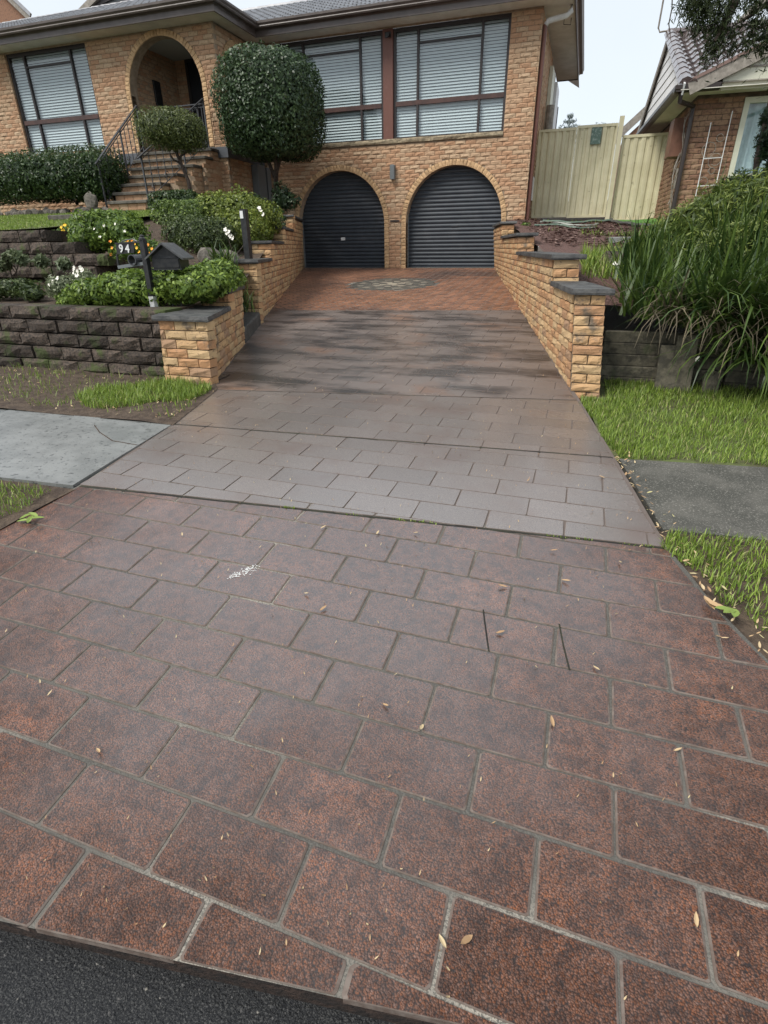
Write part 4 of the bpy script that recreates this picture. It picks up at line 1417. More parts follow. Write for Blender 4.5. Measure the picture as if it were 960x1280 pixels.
def drive_wall(name, label, side, y_start, y_end, levels, ch, face, lean, width, loc, group, front_cols, zfoot):
    """side +1: wall on the left, its face looks to +X. levels: (y0, y1, z_top of brick)"""
    t = thing(name, label, 'retaining wall', loc, group)
    ang_dir = Vector((face(y_end) - face(y_start), y_end - y_start, 0)).normalized()
    ent = []
    ztop0 = levels[0][2]
    nc = int((ztop0 - zfoot) / ch + 0.999)
    zb = ztop0 - nc * ch
    out = Vector((ang_dir.y, -ang_dir.x, 0)) * side          # towards the driveway
    core = MB()
    P0 = Vector((face(y_start), y_start, 0))
    ylen = lambda y: (y - y_start) / ang_dir.y

    def segs(zc):
        r = []
        for y0, y1, zt in levels:
            if zc < zt:
                # stop where the driveway has risen above the course
                yy = y1
                while yy > y0 and GZ(yy) > zc + 0.10:
                    yy -= 0.1
                if yy - y0 > 0.06:
                    a = ylen(y0) + (0.115 if y0 == y_start or zc > prev_top(y0) else 0)
                    r.append((a, ylen(yy)))
        # join touching intervals
        r.sort()
        q = []
        for a, b in r:
            if q and a - q[-1][1] < 0.02:
                q[-1] = (q[-1][0], b)
            else:
                q.append((a, b))
        return q

    def prev_top(y0):
        p = zb
        for a, b, zt in levels:
            if a < y0:
                p = zt
        return p
    ang = math.atan2(ang_dir.y, ang_dir.x)
    zmax = max(l[2] for l in levels)
    if side > 0:
        ent += course_wall(BR_WALL, (P0.x, P0.y), ang, zb, zmax, ch, segs, lean)
    else:
        L = ylen(y_end)
        P1 = P0 + ang_dir * L
        ent += course_wall(BR_WALL, (P1.x, P1.y), ang + math.pi, zb, zmax, ch, lambda z: [(L - b, L - a) for a, b in segs(z)], lean)
    # front ends of every level
    for li, (y0, y1, zt) in enumerate(levels):
        z = zb if li == 0 else prev_top(y0)
        k = round((z - zb) / ch)
        wd = width if li == 0 else width * (0.85 if side > 0 else 1)
        if li > 0:
            wd = 0.235 if side < 0 else min(width, 0.34)
        while z < zt - 0.02:
            zc = z + ch / 2
            p = P0 + ang_dir * ylen(y0) + out * lean * (zc - zb)
            n_ = front_cols if li == 0 else (1 if wd < 0.3 else 1.5)
            cuts = []
            unit_l = wd / n_
            if n_ == 1:
                cuts = [(0, 1)] if k % 2 else [(0, .5), (.5, 1)]
            else:
                x = 0.0 if k % 2 else -0.5
                while x < n_:
                    a, b = max(0, x), min(n_, x + 1)
                    if b - a > .1:
                        cuts.append((a / n_, b / n_))
                    x += 1
            for a, b in cuts:
                ex = 0.012 if a == 0 else 0.0               # the corner brick stands out as far as the rough side faces
                c = -side * ((a + b) / 2 * wd - ex / 2)
                pos = (p.x + c, p.y, zc)
                ent.append(unit(BR_WALL, pos, 0.0, (b - a) * wd - 0.009 + ex, ch - 0.010, 0.122))
            z += ch
            k += 1
        # core of this level
        zl = zb if li == 0 else prev_top(y0) - 0.02
        y1c = y1
        pa, pb = P0 + ang_dir * ylen(y0), P0 + ang_dir * ylen(y1)
        iw = -out * 0.014
        lo_a, hi_a = out * lean * 0 + iw, out * lean * (zt - zb) + iw
        bw = Vector((-side * (wd - 0.014), 0, 0))
        fr = Vector((0, 0.014, 0))
        A = [pa + lo_a + fr, pa + bw + fr, pb + bw, pb + lo_a]
        B = [pa + hi_a + fr, pa + bw + out * lean * (zt - zb) + fr, pb + bw + out * lean * (zt - zb), pb + hi_a]
        vs = [(v.x, v.y, zb - 0.1) for v in A] + [(v.x, v.y, zt - 0.004) for v in B]
        core.add(vs, [(0, 1, 2, 3), (7, 6, 5, 4), (0, 4, 5, 1), (1, 5, 6, 2), (2, 6, 7, 3), (3, 7, 4, 0)])
    core.obj('mortar_core', M_MORTAR_DK, t)
    print(name, 'bricks', len(ent))
    pieces('brick', ent, t, 300)
    # caps
    for li, (y0, y1, zt) in enumerate(levels):
        wd = width if li == 0 else (0.235 if side < 0 else min(width, 0.34))
        le = out * lean * (zt - zb)
        ye = y1 if li == len(levels) - 1 else y1 - 0.004
        y = y0 - 0.045
        first = True
        n = max(1, round((ye - y) / 0.62))
        for i in range(n):
            a, b = lerp(y, ye, i / n) + (0.003 if i else 0), lerp(y, ye, (i + 1) / n) - (0.003 if i < n - 1 else 0)
            pa, pb = P0 + ang_dir * ylen(a) + le, P0 + ang_dir * ylen(b) + le
            o1 = Vector((side * 0.04, 0, 0))
            o2 = Vector((-side * (wd + 0.055), 0, 0))
            q = [pa + o1, pb + o1, pb + o2, pa + o2]
            if side < 0:
                q = q[::-1]
            slate(t, [(v.x, v.y) for v in q][::(-1 if side < 0 else 1)] if False else [(v.x, v.y) for v in (q if side < 0 else q)], zt + 0.002 + 0.0015 * (i % 2))
    return t


GW = 'brick retaining walls along the driveway'
CHR = 0.0805
drive_wall('retaining_wall', 'long stepped tan brick retaining wall on the agapanthus side of the driveway, topped with slate', -1, 5.08, 14.6,
           [(5.08, 6.13, -0.372), (6.13, 9.35, -0.372 + 3 * CHR), (9.35, 12.25, -0.372 + 6 * CHR + .012), (12.25, 14.6, -0.372 + 9 * CHR + .03)], CHR, wall_face_R, 0.10, 0.235, (0.075, 5.08, -1.19), GW, 1, -1.2)
CHL = 0.086
drive_wall('retaining_wall', 'short tan brick retaining wall with slate caps below the letterbox shrubs', 1, 4.50, 6.24,
           [(4.50, 5.43, -0.612), (5.43, 6.24, -0.612 + 2 * CHL)], CHL, wall_face_L, 0.075, 0.54, (-3.31, 4.5, -1.2), GW, 2.25, -1.2)
drive_wall('retaining_wall', 'stepped tan brick retaining wall between the black post and the left garage door', 1, 7.38, 14.6,
           [(7.38, 8.75, -0.19), (8.75, 10.35, -0.19 + 3 * CHL), (10.35, 12.15, -0.19 + 6 * CHL), (12.15, 14.6, -0.19 + 9 * CHL + .03)], CHL, wall_face_L, 0.06, 0.36, (-4.42, 7.38, -1.0), GW, 1.5, -1.1)
# dark concrete step filling the gap between the two left walls
mb = MB()
y0, y1 = 6.26, 7.40
q = [(wall_face_L(y0) + .02, y0), (wall_face_L(y1) + .04, y1), (wall_face_L(y1) - .35, y1), (wall_face_L(y0) - .35, y0)]
vs = [(x, y, GZ(y) - .1) for x, y in q] + [(x, y, GZ(y) + 0.17) for x, y in q]
mb.add(vs, [(3, 2, 1, 0), (4, 5, 6, 7), (0, 1, 5, 4), (1, 2, 6, 5), (2, 3, 7, 6), (3, 0, 4, 7)])
o = mb.obj('concrete_step', M_KERB)
bm = o.modifiers.new('soft_edge', 'BEVEL')
bm.width = 0.02
bm.segments = 2
tag(o, 'low dark concrete step in the gap between the two left brick walls', 'step')

# ------------------------------------------------------------------ block garden walls
def block_wall(name, label, rows, y, loc, H, L, setback, group, dy=0.0):
    t = thing(name, label, 'block wall', loc, group)
    ent = []
    core = MB()
    for k, (z, xa, xb, off) in enumerate(rows):
        x = xb - off
        yy = y + setback * k
        core.box(xa, xb - .03, yy + .06, yy + .5, z - H / 2, z + H / 2 - .012)
        xs = []
        x1 = xb
        first = off
        while x1 > xa:
            w = first if first else L
            first = 0
            xs.append((x1 - w, x1))
            x1 -= w
        for a, b in xs:
            y_ = yy + random.uniform(-.008, .008) + dy * (xb - (a + b) / 2)
            ent.append(unit(BLOCKS, ((a + b) / 2, y_, z), random.uniform(-.015, .015), b - a - 0.016, H - 0.015, 0.26))
    core.obj('backfill', M_SOIL, t)
    pieces('block', ent, t, 300)
    # far left continuation is the same wall
    return t


H1, L1 = 0.139, 0.415
zt = -0.53
rows = [(zt - H1 * (4.5 - i), -12.4, -3.86, [0.0, 0.2, 0.36, 0.2, 0.0][i]) for i in range(5)]
block_wall('block_wall', 'mossy dark brown split-face block wall beside the front brick pier', rows, 4.66, (-5, 4.66, -1.2), H1, L1, 0.012, 'garden block walls')
H2, L2 = 0.150, 0.39
yt = 6.30
zt2 = 0.262
rows = [(zt2 - H2 * 3.5, -13, -6.15, .0), (zt2 - H2 * 2.5, -13, -5.93, .2), (zt2 - H2 * 1.5, -13, -6.42, .05), (zt2 - H2 * .5, -13, -6.92, .1)]
block_wall('block_wall', 'stepped mossy block terrace wall holding up the lawn', rows, yt, (-7, yt, -0.3), H2, L2, 0.012, 'garden block walls')

# edging rocks in front of the left hedge
rk = thing('rock_edging', 'row of grey and brown garden rocks along the foot of the hedge', 'rock edging', (-11.5, 10.9, .75))
for k in range(34):
    x = -14.6 + k * 0.135 + random.uniform(-.04, .04)
    y = 10.9 + random.uniform(-.1, .1)
    s = random.uniform(.07, .13)
    bmx = bmesh.new()
    bmesh.ops.create_icosphere(bmx, subdivisions=1, radius=1)
    for v in bmx.verts:
        v.co *= random.uniform(.75, 1.1)
        v.co = Vector((v.co.x * s * 1.3, v.co.y * s, v.co.z * s * .85))
    me = bpy.data.meshes.new('rock')
    bmx.to_mesh(me)
    bmx.free()
    me.materials.append(M_ROCK)
    a = me.attributes.new('tint', 'FLOAT', 'POINT')
    a.data.foreach_set('value', [random.random()] * len(me.vertices))
    link('rock', me, rk, Matrix.Translation((x, y, lawn_z(x, y) + s * .3)))
def boulder(label, p, s, seed):
    r = random.Random(seed)
    bmx = bmesh.new()
    bmesh.ops.create_icosphere(bmx, subdivisions=2, radius=1)
    for v in bmx.verts:
        v.co *= r.uniform(.85, 1.08)
        v.co = Vector((v.co.x * s[0], v.co.y * s[1], v.co.z * s[2]))
    me = bpy.data.meshes.new('boulder')
    bmx.to_mesh(me)
    bmx.free()
    me.materials.append(M_ROCK)
    a = me.attributes.new('tint', 'FLOAT', 'POINT')
    a.data.foreach_set('value', [r.random()] * len(me.vertices))
    o = link('boulder', me, None, Matrix.Translation(p))
    return tag(o, label, 'rock')


boulder('pointed grey rock leaning at the foot of the stair railing', (-10.33, 10.85, .95), (.15, .13, .22), 3)
boulder('rounded dark rock under the flowering shrub by the black post', at(262, 322, 7.6), (.2, .16, .15), 5)
boulder('flat dark rock between the letterbox and the black post', at(285, 325, 7.7), (.17, .15, .15), 8)
# flat stepping slab on the lawn
pl = MB()
a, b = at(62, 272, 8.6), at(118, 267, 8.9)
pl.bbox(a.x, b.x + .1, 8.55, 9.3, lawn_z(-9, 8.9) - .03, lawn_z(-9, 8.9) + .045, .01)
tag(pl.obj('stepping_slab', M_TREAD), 'flat grey stepping slab lying on the lawn', 'slab')


# ------------------------------------------------------------------ fence and gates between the houses
FY = 16.0
FG = 0.62


def sheet_panel(name, label, cat, x0, x1, z0, z1, y, nrib, group=None, latch=False):
    t = thing(name, label, cat, ((x0 + x1) / 2, y, z0), group)
    MB().box(x0, x1, y - .03, y + .03, z1 - .055, z1).obj('top_rail', M_CREAM, t)
    MB().box(x0, x1, y - .03, y + .03, z0, z0 + .05).obj('bottom_rail', M_CREAM, t)
    for a in (x0, x1 - .04):
        MB().box(a, a + .04, y - .032, y + .032, z0 + .05, z1 - .055).obj('frame_post', M_CREAM, t)
    a, b = x0 + .04, x1 - .04
    w = (b - a) / nrib
    for i in range(nrib):
        u = a + i * w
        pr = [(0, 0), (.03, 0), (.045, .022), (.5 * w, .026), (w - .035, .022), (w - .02, 0), (w, 0)]
        n = len(pr)
        vs = [(u + x, y - d + 0.005, z) for z in (z0 + .05, z1 - .055) for x, d in pr]
        MB().add(vs, [(k, k + 1, n + k + 1, n + k) for k in range(n - 1)], random.random()).obj('panel', M_CREAM, t)
    return t


sheet_panel('side_gate', 'cream ribbed steel gate leaf beside the brick house corner', 'gate', -1.375, -0.513, FG, 2.47, FY, 5, 'cream steel gates between the houses')
sheet_panel('side_gate', 'cream ribbed steel gate leaf with the small green plaque', 'gate', -0.507, 0.392, FG - .02, 2.50, FY, 5, 'cream steel gates between the houses')
post = MB().box(0.40, 0.50, FY - .08, FY + .04, 0.30, 2.62).obj('gate_post', M_CREAM)
tag(post, 'tall cream steel gate post between the gate and the lower fence panel', 'gate post')
sheet_panel('steel_fence', 'lower cream ribbed steel fence panel running up to the neighbouring house', 'fence', 0.52, 1.62, 0.50, 2.26, FY + .05, 6)
pq = MB().bbox(-0.18, 0.05, FY - .055, FY - .033, 2.11, 2.44, .01)
pq = pq.obj('plaque', mat('green_plaque', (0.10, 0.16, 0.13), col2=(0.25, 0.32, 0.28), scale=25, lo=.5, hi=.6, rough=.5))
tag(pq, 'small mottled grey-green plaque hung at the top of the gate', 'plaque')

# ------------------------------------------------------------------ the neighbouring house
NO, NA = Vector((1.65, 13.6, 0)), math.radians(3.4)
nu, nv = Vector((math.cos(NA), math.sin(NA), 0)), Vector((-math.sin(NA), math.cos(NA), 0))
nb = thing('neighbouring_house', 'brown brick house with white gable boards and brown tiles, beyond the cream fence', 'house', (1.65, 13.6, 0.2))


def NP(u, v, z):
    p = NO + nu * u + nv * v
    return (p.x, p.y, z)


def nbox(mb, u0, u1, v0, v1, z0, z1, tint=.5):
    vs = [NP(u, v, z) for z in (z0, z1) for v in (v0, v1) for u in (u0, u1)]
    return mb.add(vs, [(0, 2, 3, 1), (4, 5, 7, 6), (0, 1, 5, 4), (2, 6, 7, 3), (0, 4, 6, 2), (1, 3, 7, 5)], tint)


NZ = 2.46
NWIN = (0.80, 2.55, 1.12, 2.36)
mb = MB()
for a, b, c, d in ((0.012, NWIN[0], -.3, NZ), (NWIN[0], NWIN[1], -.3, NWIN[2]), (NWIN[1], 8, -.3, NZ), (NWIN[0], NWIN[1], NWIN[3], NZ)):
    mb.add([NP(a, .014, c), NP(b, .014, c), NP(b, .014, d), NP(a, .014, d)], [(0, 1, 2, 3)])
mb.add([NP(.014, .014, -.3), NP(.014, 6, -.3), NP(.014, 6, NZ), NP(.014, .014, NZ)], [(0, 1, 2, 3)])
mb.obj('wall', M_MORTAR_DK, nb)


def nseg(zc):
    s = [(0.0, 3.2)]
    if NWIN[2] - .08 < zc < NWIN[3] + .04:
        s = minus(s, (NWIN[0], NWIN[1]))
    return s


ent = course_wall(BR_NB, (NO.x, NO.y), NA, 0.0, NZ, 0.086, nseg)
q = NO + nv * 4
ent += course_wall(BR_NB, (q.x, q.y), NA - math.pi / 2, 0.0, NZ, 0.086, lambda z: [(0.0, 3.885)])
pieces('brick', ent, nb, 300)
# sill of bricks on edge, window
sl_ents = [unit(BR_NB, NP(NWIN[0] + .05 + i * .086, -.025, NWIN[2] - .055), NA, .077, .115, .12) for i in range(20)]
pieces('sill_brick', sl_ents, nb, 300)
wf = MB()
nbox(wf, NWIN[0], NWIN[1], -.02, .08, NWIN[3] - .07, NWIN[3] + .02)
nbox(wf, NWIN[0], NWIN[1], -.03, .08, NWIN[2], NWIN[2] + .06)
nbox(wf, NWIN[0], NWIN[0] + .09, -.021, .081, NWIN[2] + .06, NWIN[3] - .07)
nbox(wf, NWIN[1] - .09, NWIN[1], -.021, .081, NWIN[2] + .06, NWIN[3] - .07)
wf = wf.obj('window', M_CREAMTRIM, nb)
pn = MB()
nbox(pn, NWIN[0] + .09, NWIN[1] - .09, .03, .036, NWIN[2] + .06, NWIN[3] - .07)
pn.obj('pane', M_GLASS, wf)
cu = MB()
n = 60
vs = []
for z in (NWIN[2], NWIN[3]):
    for i in range(n + 1):
        u = lerp(NWIN[0] + .02, NWIN[1] - .02, i / n)
        vs.append(NP(u, .16 + .025 * math.sin(i * 1.3) + .012 * math.sin(i * .47), z))
cu.add(vs, [(i, i + 1, n + 2 + i, n + 1 + i) for i in range(n)])
cu.obj('curtain', M_CURTAIN, wf)
# soffit, gutters, main roof with its ridge along the street
NR0, NS = 2.56, 0.487           # roof height at the eave (v = -.5), slope
RV = 2.55
NRZ = NR0 + NS * (RV + .5)
mb = MB()
nbox(mb, -.40, 8, -.52, .0, NZ, NZ + .012)
nbox(mb, -.40, .0, 0, 5.9, NZ, NZ + .012)
mb.obj('soffit', M_SOFFIT, nb)


def ngutter(a, b, out, name='gutter'):
    a, b, out = Vector(NP(*a)), Vector(NP(*b)), (nu * out[0] + nv * out[1])
    prof = [(0, 0), (.09, 0), (.12, .04), (.12, .10), (.105, .10), (.10, .06), (0, .06)]
    vs = [a + out * x + Vector((0, 0, h)) for x, h in prof] + [b + out * x + Vector((0, 0, h)) for x, h in prof]
    k = len(prof)
    return MB().add(vs, [(i, k + i, k + (i + 1) % k, (i + 1) % k) for i in range(k)] + [tuple(range(k - 1, -1, -1)), tuple(range(k, 2 * k))]).obj(name, M_NGUT, nb)


ngutter((-.50, -.40, NZ - .02), (.24, -.40, NZ - .02), (0, -1))
ngutter((-.38, -.51, NZ - .02), (-.38, 5.6, NZ - .02), (-1, 0))
mb = MB()
P = lambda u, v: NP(u, v, (NR0 + NS * (v + .5) if v <= RV else NRZ - NS * (v - RV)) - .03)
mb.add([P(-.36, -.5), P(9, -.5), P(9, RV), P(-.36, RV)], [(0, 1, 2, 3)])
mb.add([P(-.36, RV), P(9, RV), P(9, 5.7), P(-.36, 5.7)], [(0, 1, 2, 3)])
mb.obj('roof', M_NTILE, nb)
# boarded gable end facing the brick house
gd = MB()
k = 7
for i in range(k):
    h0, h1 = lerp(NZ + .1, NRZ - .06, i / k), lerp(NZ + .1, NRZ - .06, (i + 1) / k) - .004
    f = lambda h: max(.02, (NRZ - .06 - h) / NS)
    a0, a1 = f(h0), f(h1)
    vs = [NP(-.315, RV - a0, h0), NP(-.315, RV + a0, h0), NP(-.300, RV + a1, h1), NP(-.300, RV - a1, h1),
          NP(-.27, RV - a0, h0), NP(-.27, RV + a0, h0), NP(-.27, RV + a1, h1), NP(-.27, RV - a1, h1)]
    MB().add(vs, [(1, 0, 3, 2), (0, 1, 5, 4), (2, 3, 7, 6), (4, 5, 6, 7), (0, 4, 7, 3), (1, 2, 6, 5)], random.random()).obj('gable_board', M_WBOARD, nb)
zt_ = lambda v: NR0 + NS * (v + .5) if v <= RV else NRZ - NS * (v - RV)
MB().beam(NP(-.36, -.52, zt_(-.52) - .08), NP(-.36, RV, NRZ - .06), 0.03, 0.17).obj('barge_board', M_WBOARD, nb)
MB().beam(NP(-.36, RV, NRZ - .06), NP(-.36, 5.7, zt_(5.7) - .08), 0.03, 0.17).obj('barge_board', M_BARGE, nb)
# projecting street gable (only its left slope is in the picture)
GU, GS, GV = -0.22, 0.42, -.50
AU = 4.2
AZ = NR0 + .02 + GS * (AU - GU)
pz = lambda u: NR0 + .02 + GS * ((u - GU) if u <= AU else (2 * AU - GU - u))
mb = MB()
mb.add([NP(GU, GV + .05, pz(GU) - .02), NP(AU, GV + .05, AZ - .02), NP(AU, RV, AZ - .02), NP(GU + .2, GV + .3, pz(GU + .2) - .02)], [(0, 1, 2, 3)])
mb.add([NP(AU, GV + .05, AZ - .02), NP(2 * AU - GU, GV + .05, pz(GU) - .02), NP(2 * AU - GU, RV, pz(GU) - .02), NP(AU, RV, AZ - .02)], [(0, 1, 2, 3)])
mb.obj('street_gable_roof', M_NTILE, nb)
gl = MB()
z0 = NZ - .03
gl.prism([NP(.27, GV + .06, z0), NP(8, GV + .06, z0), NP(8, GV + .06, z0 + .06), NP(AU, GV + .06, AZ - .12), NP(.27, GV + .06, pz(.27) - .12)], nv * .05)
gl.obj('gable_lining', M_CREAMTRIM, nb)
for h in (2.74, 3.1, 3.5):
    ul = GU + (h + .14 - NR0 - .02) / GS
    mbx_ = MB().beam(NP(ul + .1, GV + .055, h), NP(2 * AU - ul - .1, GV + .055, h), 0.02, 0.025)
    mbx_.obj('lining_batten', M_BARGE, nb)
MB().beam(NP(GU - .05, GV, pz(GU) - .11), NP(AU, GV, AZ - .09), 0.05, 0.19).obj('barge_board', M_BARGE, nb)
MB().beam(NP(AU, GV, AZ - .09), NP(2 * AU - GU, GV, pz(GU) - .11), 0.05, 0.19).obj('barge_board', M_BARGE, nb)
k = int((AU - GU) / .3)
for i in range(k):
    a, b = lerp(GU - .02, AU, i / k), lerp(GU - .02, AU, (i + 1.06) / k)
    MB().beam(NP(a, GV + .04, pz(a) + .035), NP(b, GV + .04, pz(b) + .03), 0.16, 0.05).obj('verge_cap', mat('verge_tile', (0.2, 0.13, 0.11), rough=.5) if i == 0 else bpy.data.materials['verge_tile'], nb)
NTL = [tile_mesh('roof_tile', M_NTILE, 0.235, 0.36, i + 50, True) for i in range(8)]
npit = math.atan(NS)
tl = []
for row in range(12):
    v = -.5 - .02 + row * 0.30 * math.cos(npit)
    if v > RV - .1:
        break
    z = NR0 + NS * (v + .5)
    for i in range(26):
        u = -.27 + .215 * i
        if u > GU and pz(u) > z + .02:
            continue
        tl.append((random.choice(NTL), Matrix.Translation(NP(u, v, z)) @ Matrix.Rotation(NA, 4, 'Z') @ Matrix.Rotation(npit, 4, 'X')))
pieces('roof_tile', tl, nb, 300)
cap_run(NP(-.4, RV, NRZ + .03), NP(9, RV, NRZ + .03), M_NTILE, nb)
cap_run(NP(-.33, -.5, NR0 + .03), NP(-.33, RV, NRZ + .03), M_NTILE, nb, .30)
# downpipe, meter box, wiring on the side wall
dpn = MB().tube([NP(-.36, -.38, NZ - .02), NP(-.36, -.38, NZ - .14), NP(-.06, -.06, NZ - .17), NP(-.06, -.06, 2.1), NP(-.06, -.06, -.2)], 0.042, 8)
dpn.obj('downpipe', M_NGUT, nb)
mb = MB()
nbox(mb, -.24, .01, .55, .98, 1.58, 2.22)
mb.obj('meter_box', M_RUST, nb)
mb = MB()
nbox(mb, -.06, .01, .30, .42, 1.0, 1.35)
nbox(mb, -.05, .01, .20, .28, 1.45, 1.6)
mb.obj('junction_box', M_BARGE, nb)
for k in range(5):
    r = random.Random(k)
    pts = [NP(-.05 - .05 * math.sin(i * 1.1 + k), .2 + .09 * k + .07 * math.sin(i * .9 + k * 2), lerp(2.3 - .1 * k, .5 + .3 * r.random(), i / 8)) for i in range(9)]
    MB().tube(pts, 0.008, 5).obj('cable', M_BARGE, nb)
# service bracket and cables at the gable peak
pk = Vector(NP(-.33, RV, NRZ))
MB().tube([pk + Vector((.0, 0, .06)), pk + Vector((-.22, 0, .05)), pk + Vector((-.26, 0, .12)), pk + Vector((-.25, -.3, 1.6))], .018, 6).obj('service_bracket', M_BARGE, nb)
w1 = [at(846, 53, 15.9), at(838, 44, 15.9), at(836, 30, 15.7), at(840, 10, 15.5), at(841, -30, 15)]
MB().tube(w1, .012, 6).obj('service_cable', M_BARGE, nb)

# white trellis standing against the neighbour's wall
tr = thing('trellis', 'white metal trellis with curled wires standing against the brown brick wall', 'trellis', NP(.38, -.06, .3))
a0, a1 = Vector(NP(.30, -.06, .42)), Vector(NP(.30, -.06, 2.02))
b0, b1 = Vector(NP(.62, -.06, .36)), Vector(NP(.62, -.06, 2.18))
MB().beam(a0, a1, .013, .013, (1, 0, 0)).obj('upright', M_WHITE, tr)
MB().beam(b0, b1, .013, .013, (1, 0, 0)).obj('upright', M_WHITE, tr)
for z in (1.0, 1.45):
    MB().beam(NP(.30, -.06, z), NP(.62, -.06, z + .01), .012, .012).obj('cross_bar', M_WHITE, tr)
for k in range(7):
    c = Vector(NP(.46 + .09 * math.sin(k * 2.2), -.06, .7 + k * .18))
    r0 = .07 + .03 * math.sin(k * 1.7)
    pts = [c + nu * (r0 * (1 + .05 * i) * math.cos(i * .6 + k)) + Vector((0, 0, r0 * (1 + .05 * i) * math.sin(i * .6 + k))) for i in range(12)]
    MB().tube(pts, .006, 5).obj('wire', M_BARGE, tr)

# roofs far behind
rb = thing('rear_house', 'brick gable of a house just showing over the cream gate post', 'house', (0.6, 24, 0))
p0, p1, p2, p3 = at(779, 170, 24), at(806, 145, 24), at(812, 172, 24), at(790, 175, 24)
MB().prism([(p0.x, 24, 0), (p0.x + 6, 24, 0), (p0.x + 6, 24, p1.z + .6), (p1.x, 24, p1.z - .12), (p0.x, 24, p0.z - .12)], (0, 4, 0)).obj('wall', M_NBRICK, rb)
MB().beam((p0.x - .5, 23.9, p0.z - .3), (p0.x + 5, 23.9, p0.z - .3 + 5.5 * (p1.z - p0.z) / (p1.x - p0.x)), .06, .22).obj('barge_board', M_BARGE, rb)
lb = thing('rear_house', 'brown brick gable end of a house rising behind the left wing roof', 'house', (-26, 24, 0))
e0, e1 = at(43, 24, 24), at(10, -8, 24)
sl_ = (e1.z - e0.z) / (e0.x - e1.x)
ap = e0.x - 6
MB().prism([(ap - 6, 24, 0), (e0.x - .5, 24, 0), (e0.x - .5, 24, e0.z + .15), (ap, 24, e0.z + sl_ * 6 - .2), (ap - 6, 24, e0.z)], (-5, 5, 0)).obj('wall', M_NBRICK, lb)
MB().beam((e0.x, 23.8, e0.z), (ap, 23.8, e0.z + sl_ * 6), .06, .3).obj('barge_board', M_BARGE, lb)
MB().prism([(e0.x + .1, 23.7, e0.z), (ap, 23.7, e0.z + sl_ * 6), (ap, 23.7, e0.z + sl_ * 6 + .14), (e0.x + .15, 23.7, e0.z + .14)], (-5.2, 5, 0)).obj('roof', M_TILE, lb)


# ------------------------------------------------------------------ plants
def leaf_cards(C, Nn, L, W, rng, droop=0.0, spread=0.9, tint=None, dirs=None):
    """diamond leaves centred at C (n,3) with outward normals Nn"""
    n = len(C)
    R = rng.normal(size=(n, 3))
    nrm = Nn + spread * R * 0.6
    nrm /= np.linalg.norm(nrm, axis=1, keepdims=True) + 1e-9
    d = rng.normal(size=(n, 3)) if dirs is None else dirs + 0.35 * rng.normal(size=(n, 3))
    d[:, 2] -= droop
    d -= nrm * np.sum(d * nrm, axis=1, keepdims=True)
    d /= np.linalg.norm(d, axis=1, keepdims=True) + 1e-9
    s = np.cross(nrm, d)
    l = (L * rng.uniform(.65, 1.25, n))[:, None]
    w = (W * rng.uniform(.7, 1.2, n))[:, None]
    V = np.stack([C - d * l * .5, C + s * w * .5 + nrm * w * .16, C + d * l * .5, C - s * w * .5 + nrm * w * .16], 1).reshape(-1, 3)
    F = np.arange(4 * n).reshape(-1, 4)
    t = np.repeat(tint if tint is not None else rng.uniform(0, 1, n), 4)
    return V, F, t


def crown_points(c, r, n, rng, p=2.0, shell=0.32, lump=0.08, zmin=None, nl=7):
    """points through a lumpy super-ellipsoid: most in the outer shell, some inside"""
    u = rng.normal(size=(n, 3))
    u /= np.linalg.norm(u, axis=1, keepdims=True)
    k = (np.abs(u) ** p).sum(1) ** (-1.0 / p)
    ph = rng.uniform(0, 6.28, (nl, 3))
    f = np.zeros(n)
    for i in range(nl):
        a = 2.5 + 1.3 * i
        f += np.sin(a * u[:, 0] + ph[i, 0]) * np.sin(a * u[:, 1] + ph[i, 1]) * np.cos(a * u[:, 2] + ph[i, 2]) / (1 + .3 * i)
    k = k * (1 + lump * f)
    dep = 1 - shell * rng.beta(1.0, 1.6, n)
    P = np.array(c) + u * (k * dep)[:, None] * np.array(r)
    N_ = u / np.array(r)
    N_ /= np.linalg.norm(N_, axis=1, keepdims=True)
    if zmin is not None:
        m = P[:, 2] > zmin
        P, N_ = P[m], N_[m]
    return P, N_, f


def foliage(parent, lumps, m, L, W, n, seed, p=2.0, shell=.35, lump=.08, droop=0.0, zmin=None, name='foliage', spread=.9, top_light=0.0):
    rng = np.random.default_rng(seed)
    Vs, Fs, Ts, o = [], [], [], 0
    vol = [l[1][0] * l[1][1] + l[1][0] * l[1][2] + l[1][1] * l[1][2] for l in lumps]
    for (c, r), v in zip(lumps, vol):
        k = int(n * v / sum(vol))
        C, N_, f = crown_points(c, r, k, rng, p, shell, lump, zmin)
        V, F, t = leaf_cards(C, N_, L, W, rng, droop, spread)
        Vs.append(V)
        Fs.append(F + o)
        Ts.append(t)
        o += len(V)
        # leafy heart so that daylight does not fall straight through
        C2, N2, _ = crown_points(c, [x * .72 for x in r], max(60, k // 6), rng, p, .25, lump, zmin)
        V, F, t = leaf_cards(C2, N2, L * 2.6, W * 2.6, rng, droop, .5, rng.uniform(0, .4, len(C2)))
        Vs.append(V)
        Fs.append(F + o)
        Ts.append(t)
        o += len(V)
    return link(name, fast_mesh(name, np.concatenate(Vs), np.concatenate(Fs), m, np.concatenate(Ts)), parent)


def stems(parent, base, tips, r, name='stem', m=None, seed=0):
    rr = random.Random(seed)
    mb = MB()
    for t in tips:
        b, t = Vector(base) + Vector((rr.uniform(-.03, .03), rr.uniform(-.03, .03), 0)), Vector(t)
        pts = [b.lerp(t, i / 4) + Vector((rr.uniform(-.04, .04), rr.uniform(-.04, .04), 0)) * (1 if 0 < i < 4 else 0) for i in range(5)]
        mb.tube(pts, [r * (1 - .16 * i) for i in range(5)], 6)
    return mb.obj(name, m or M_BARK, parent)


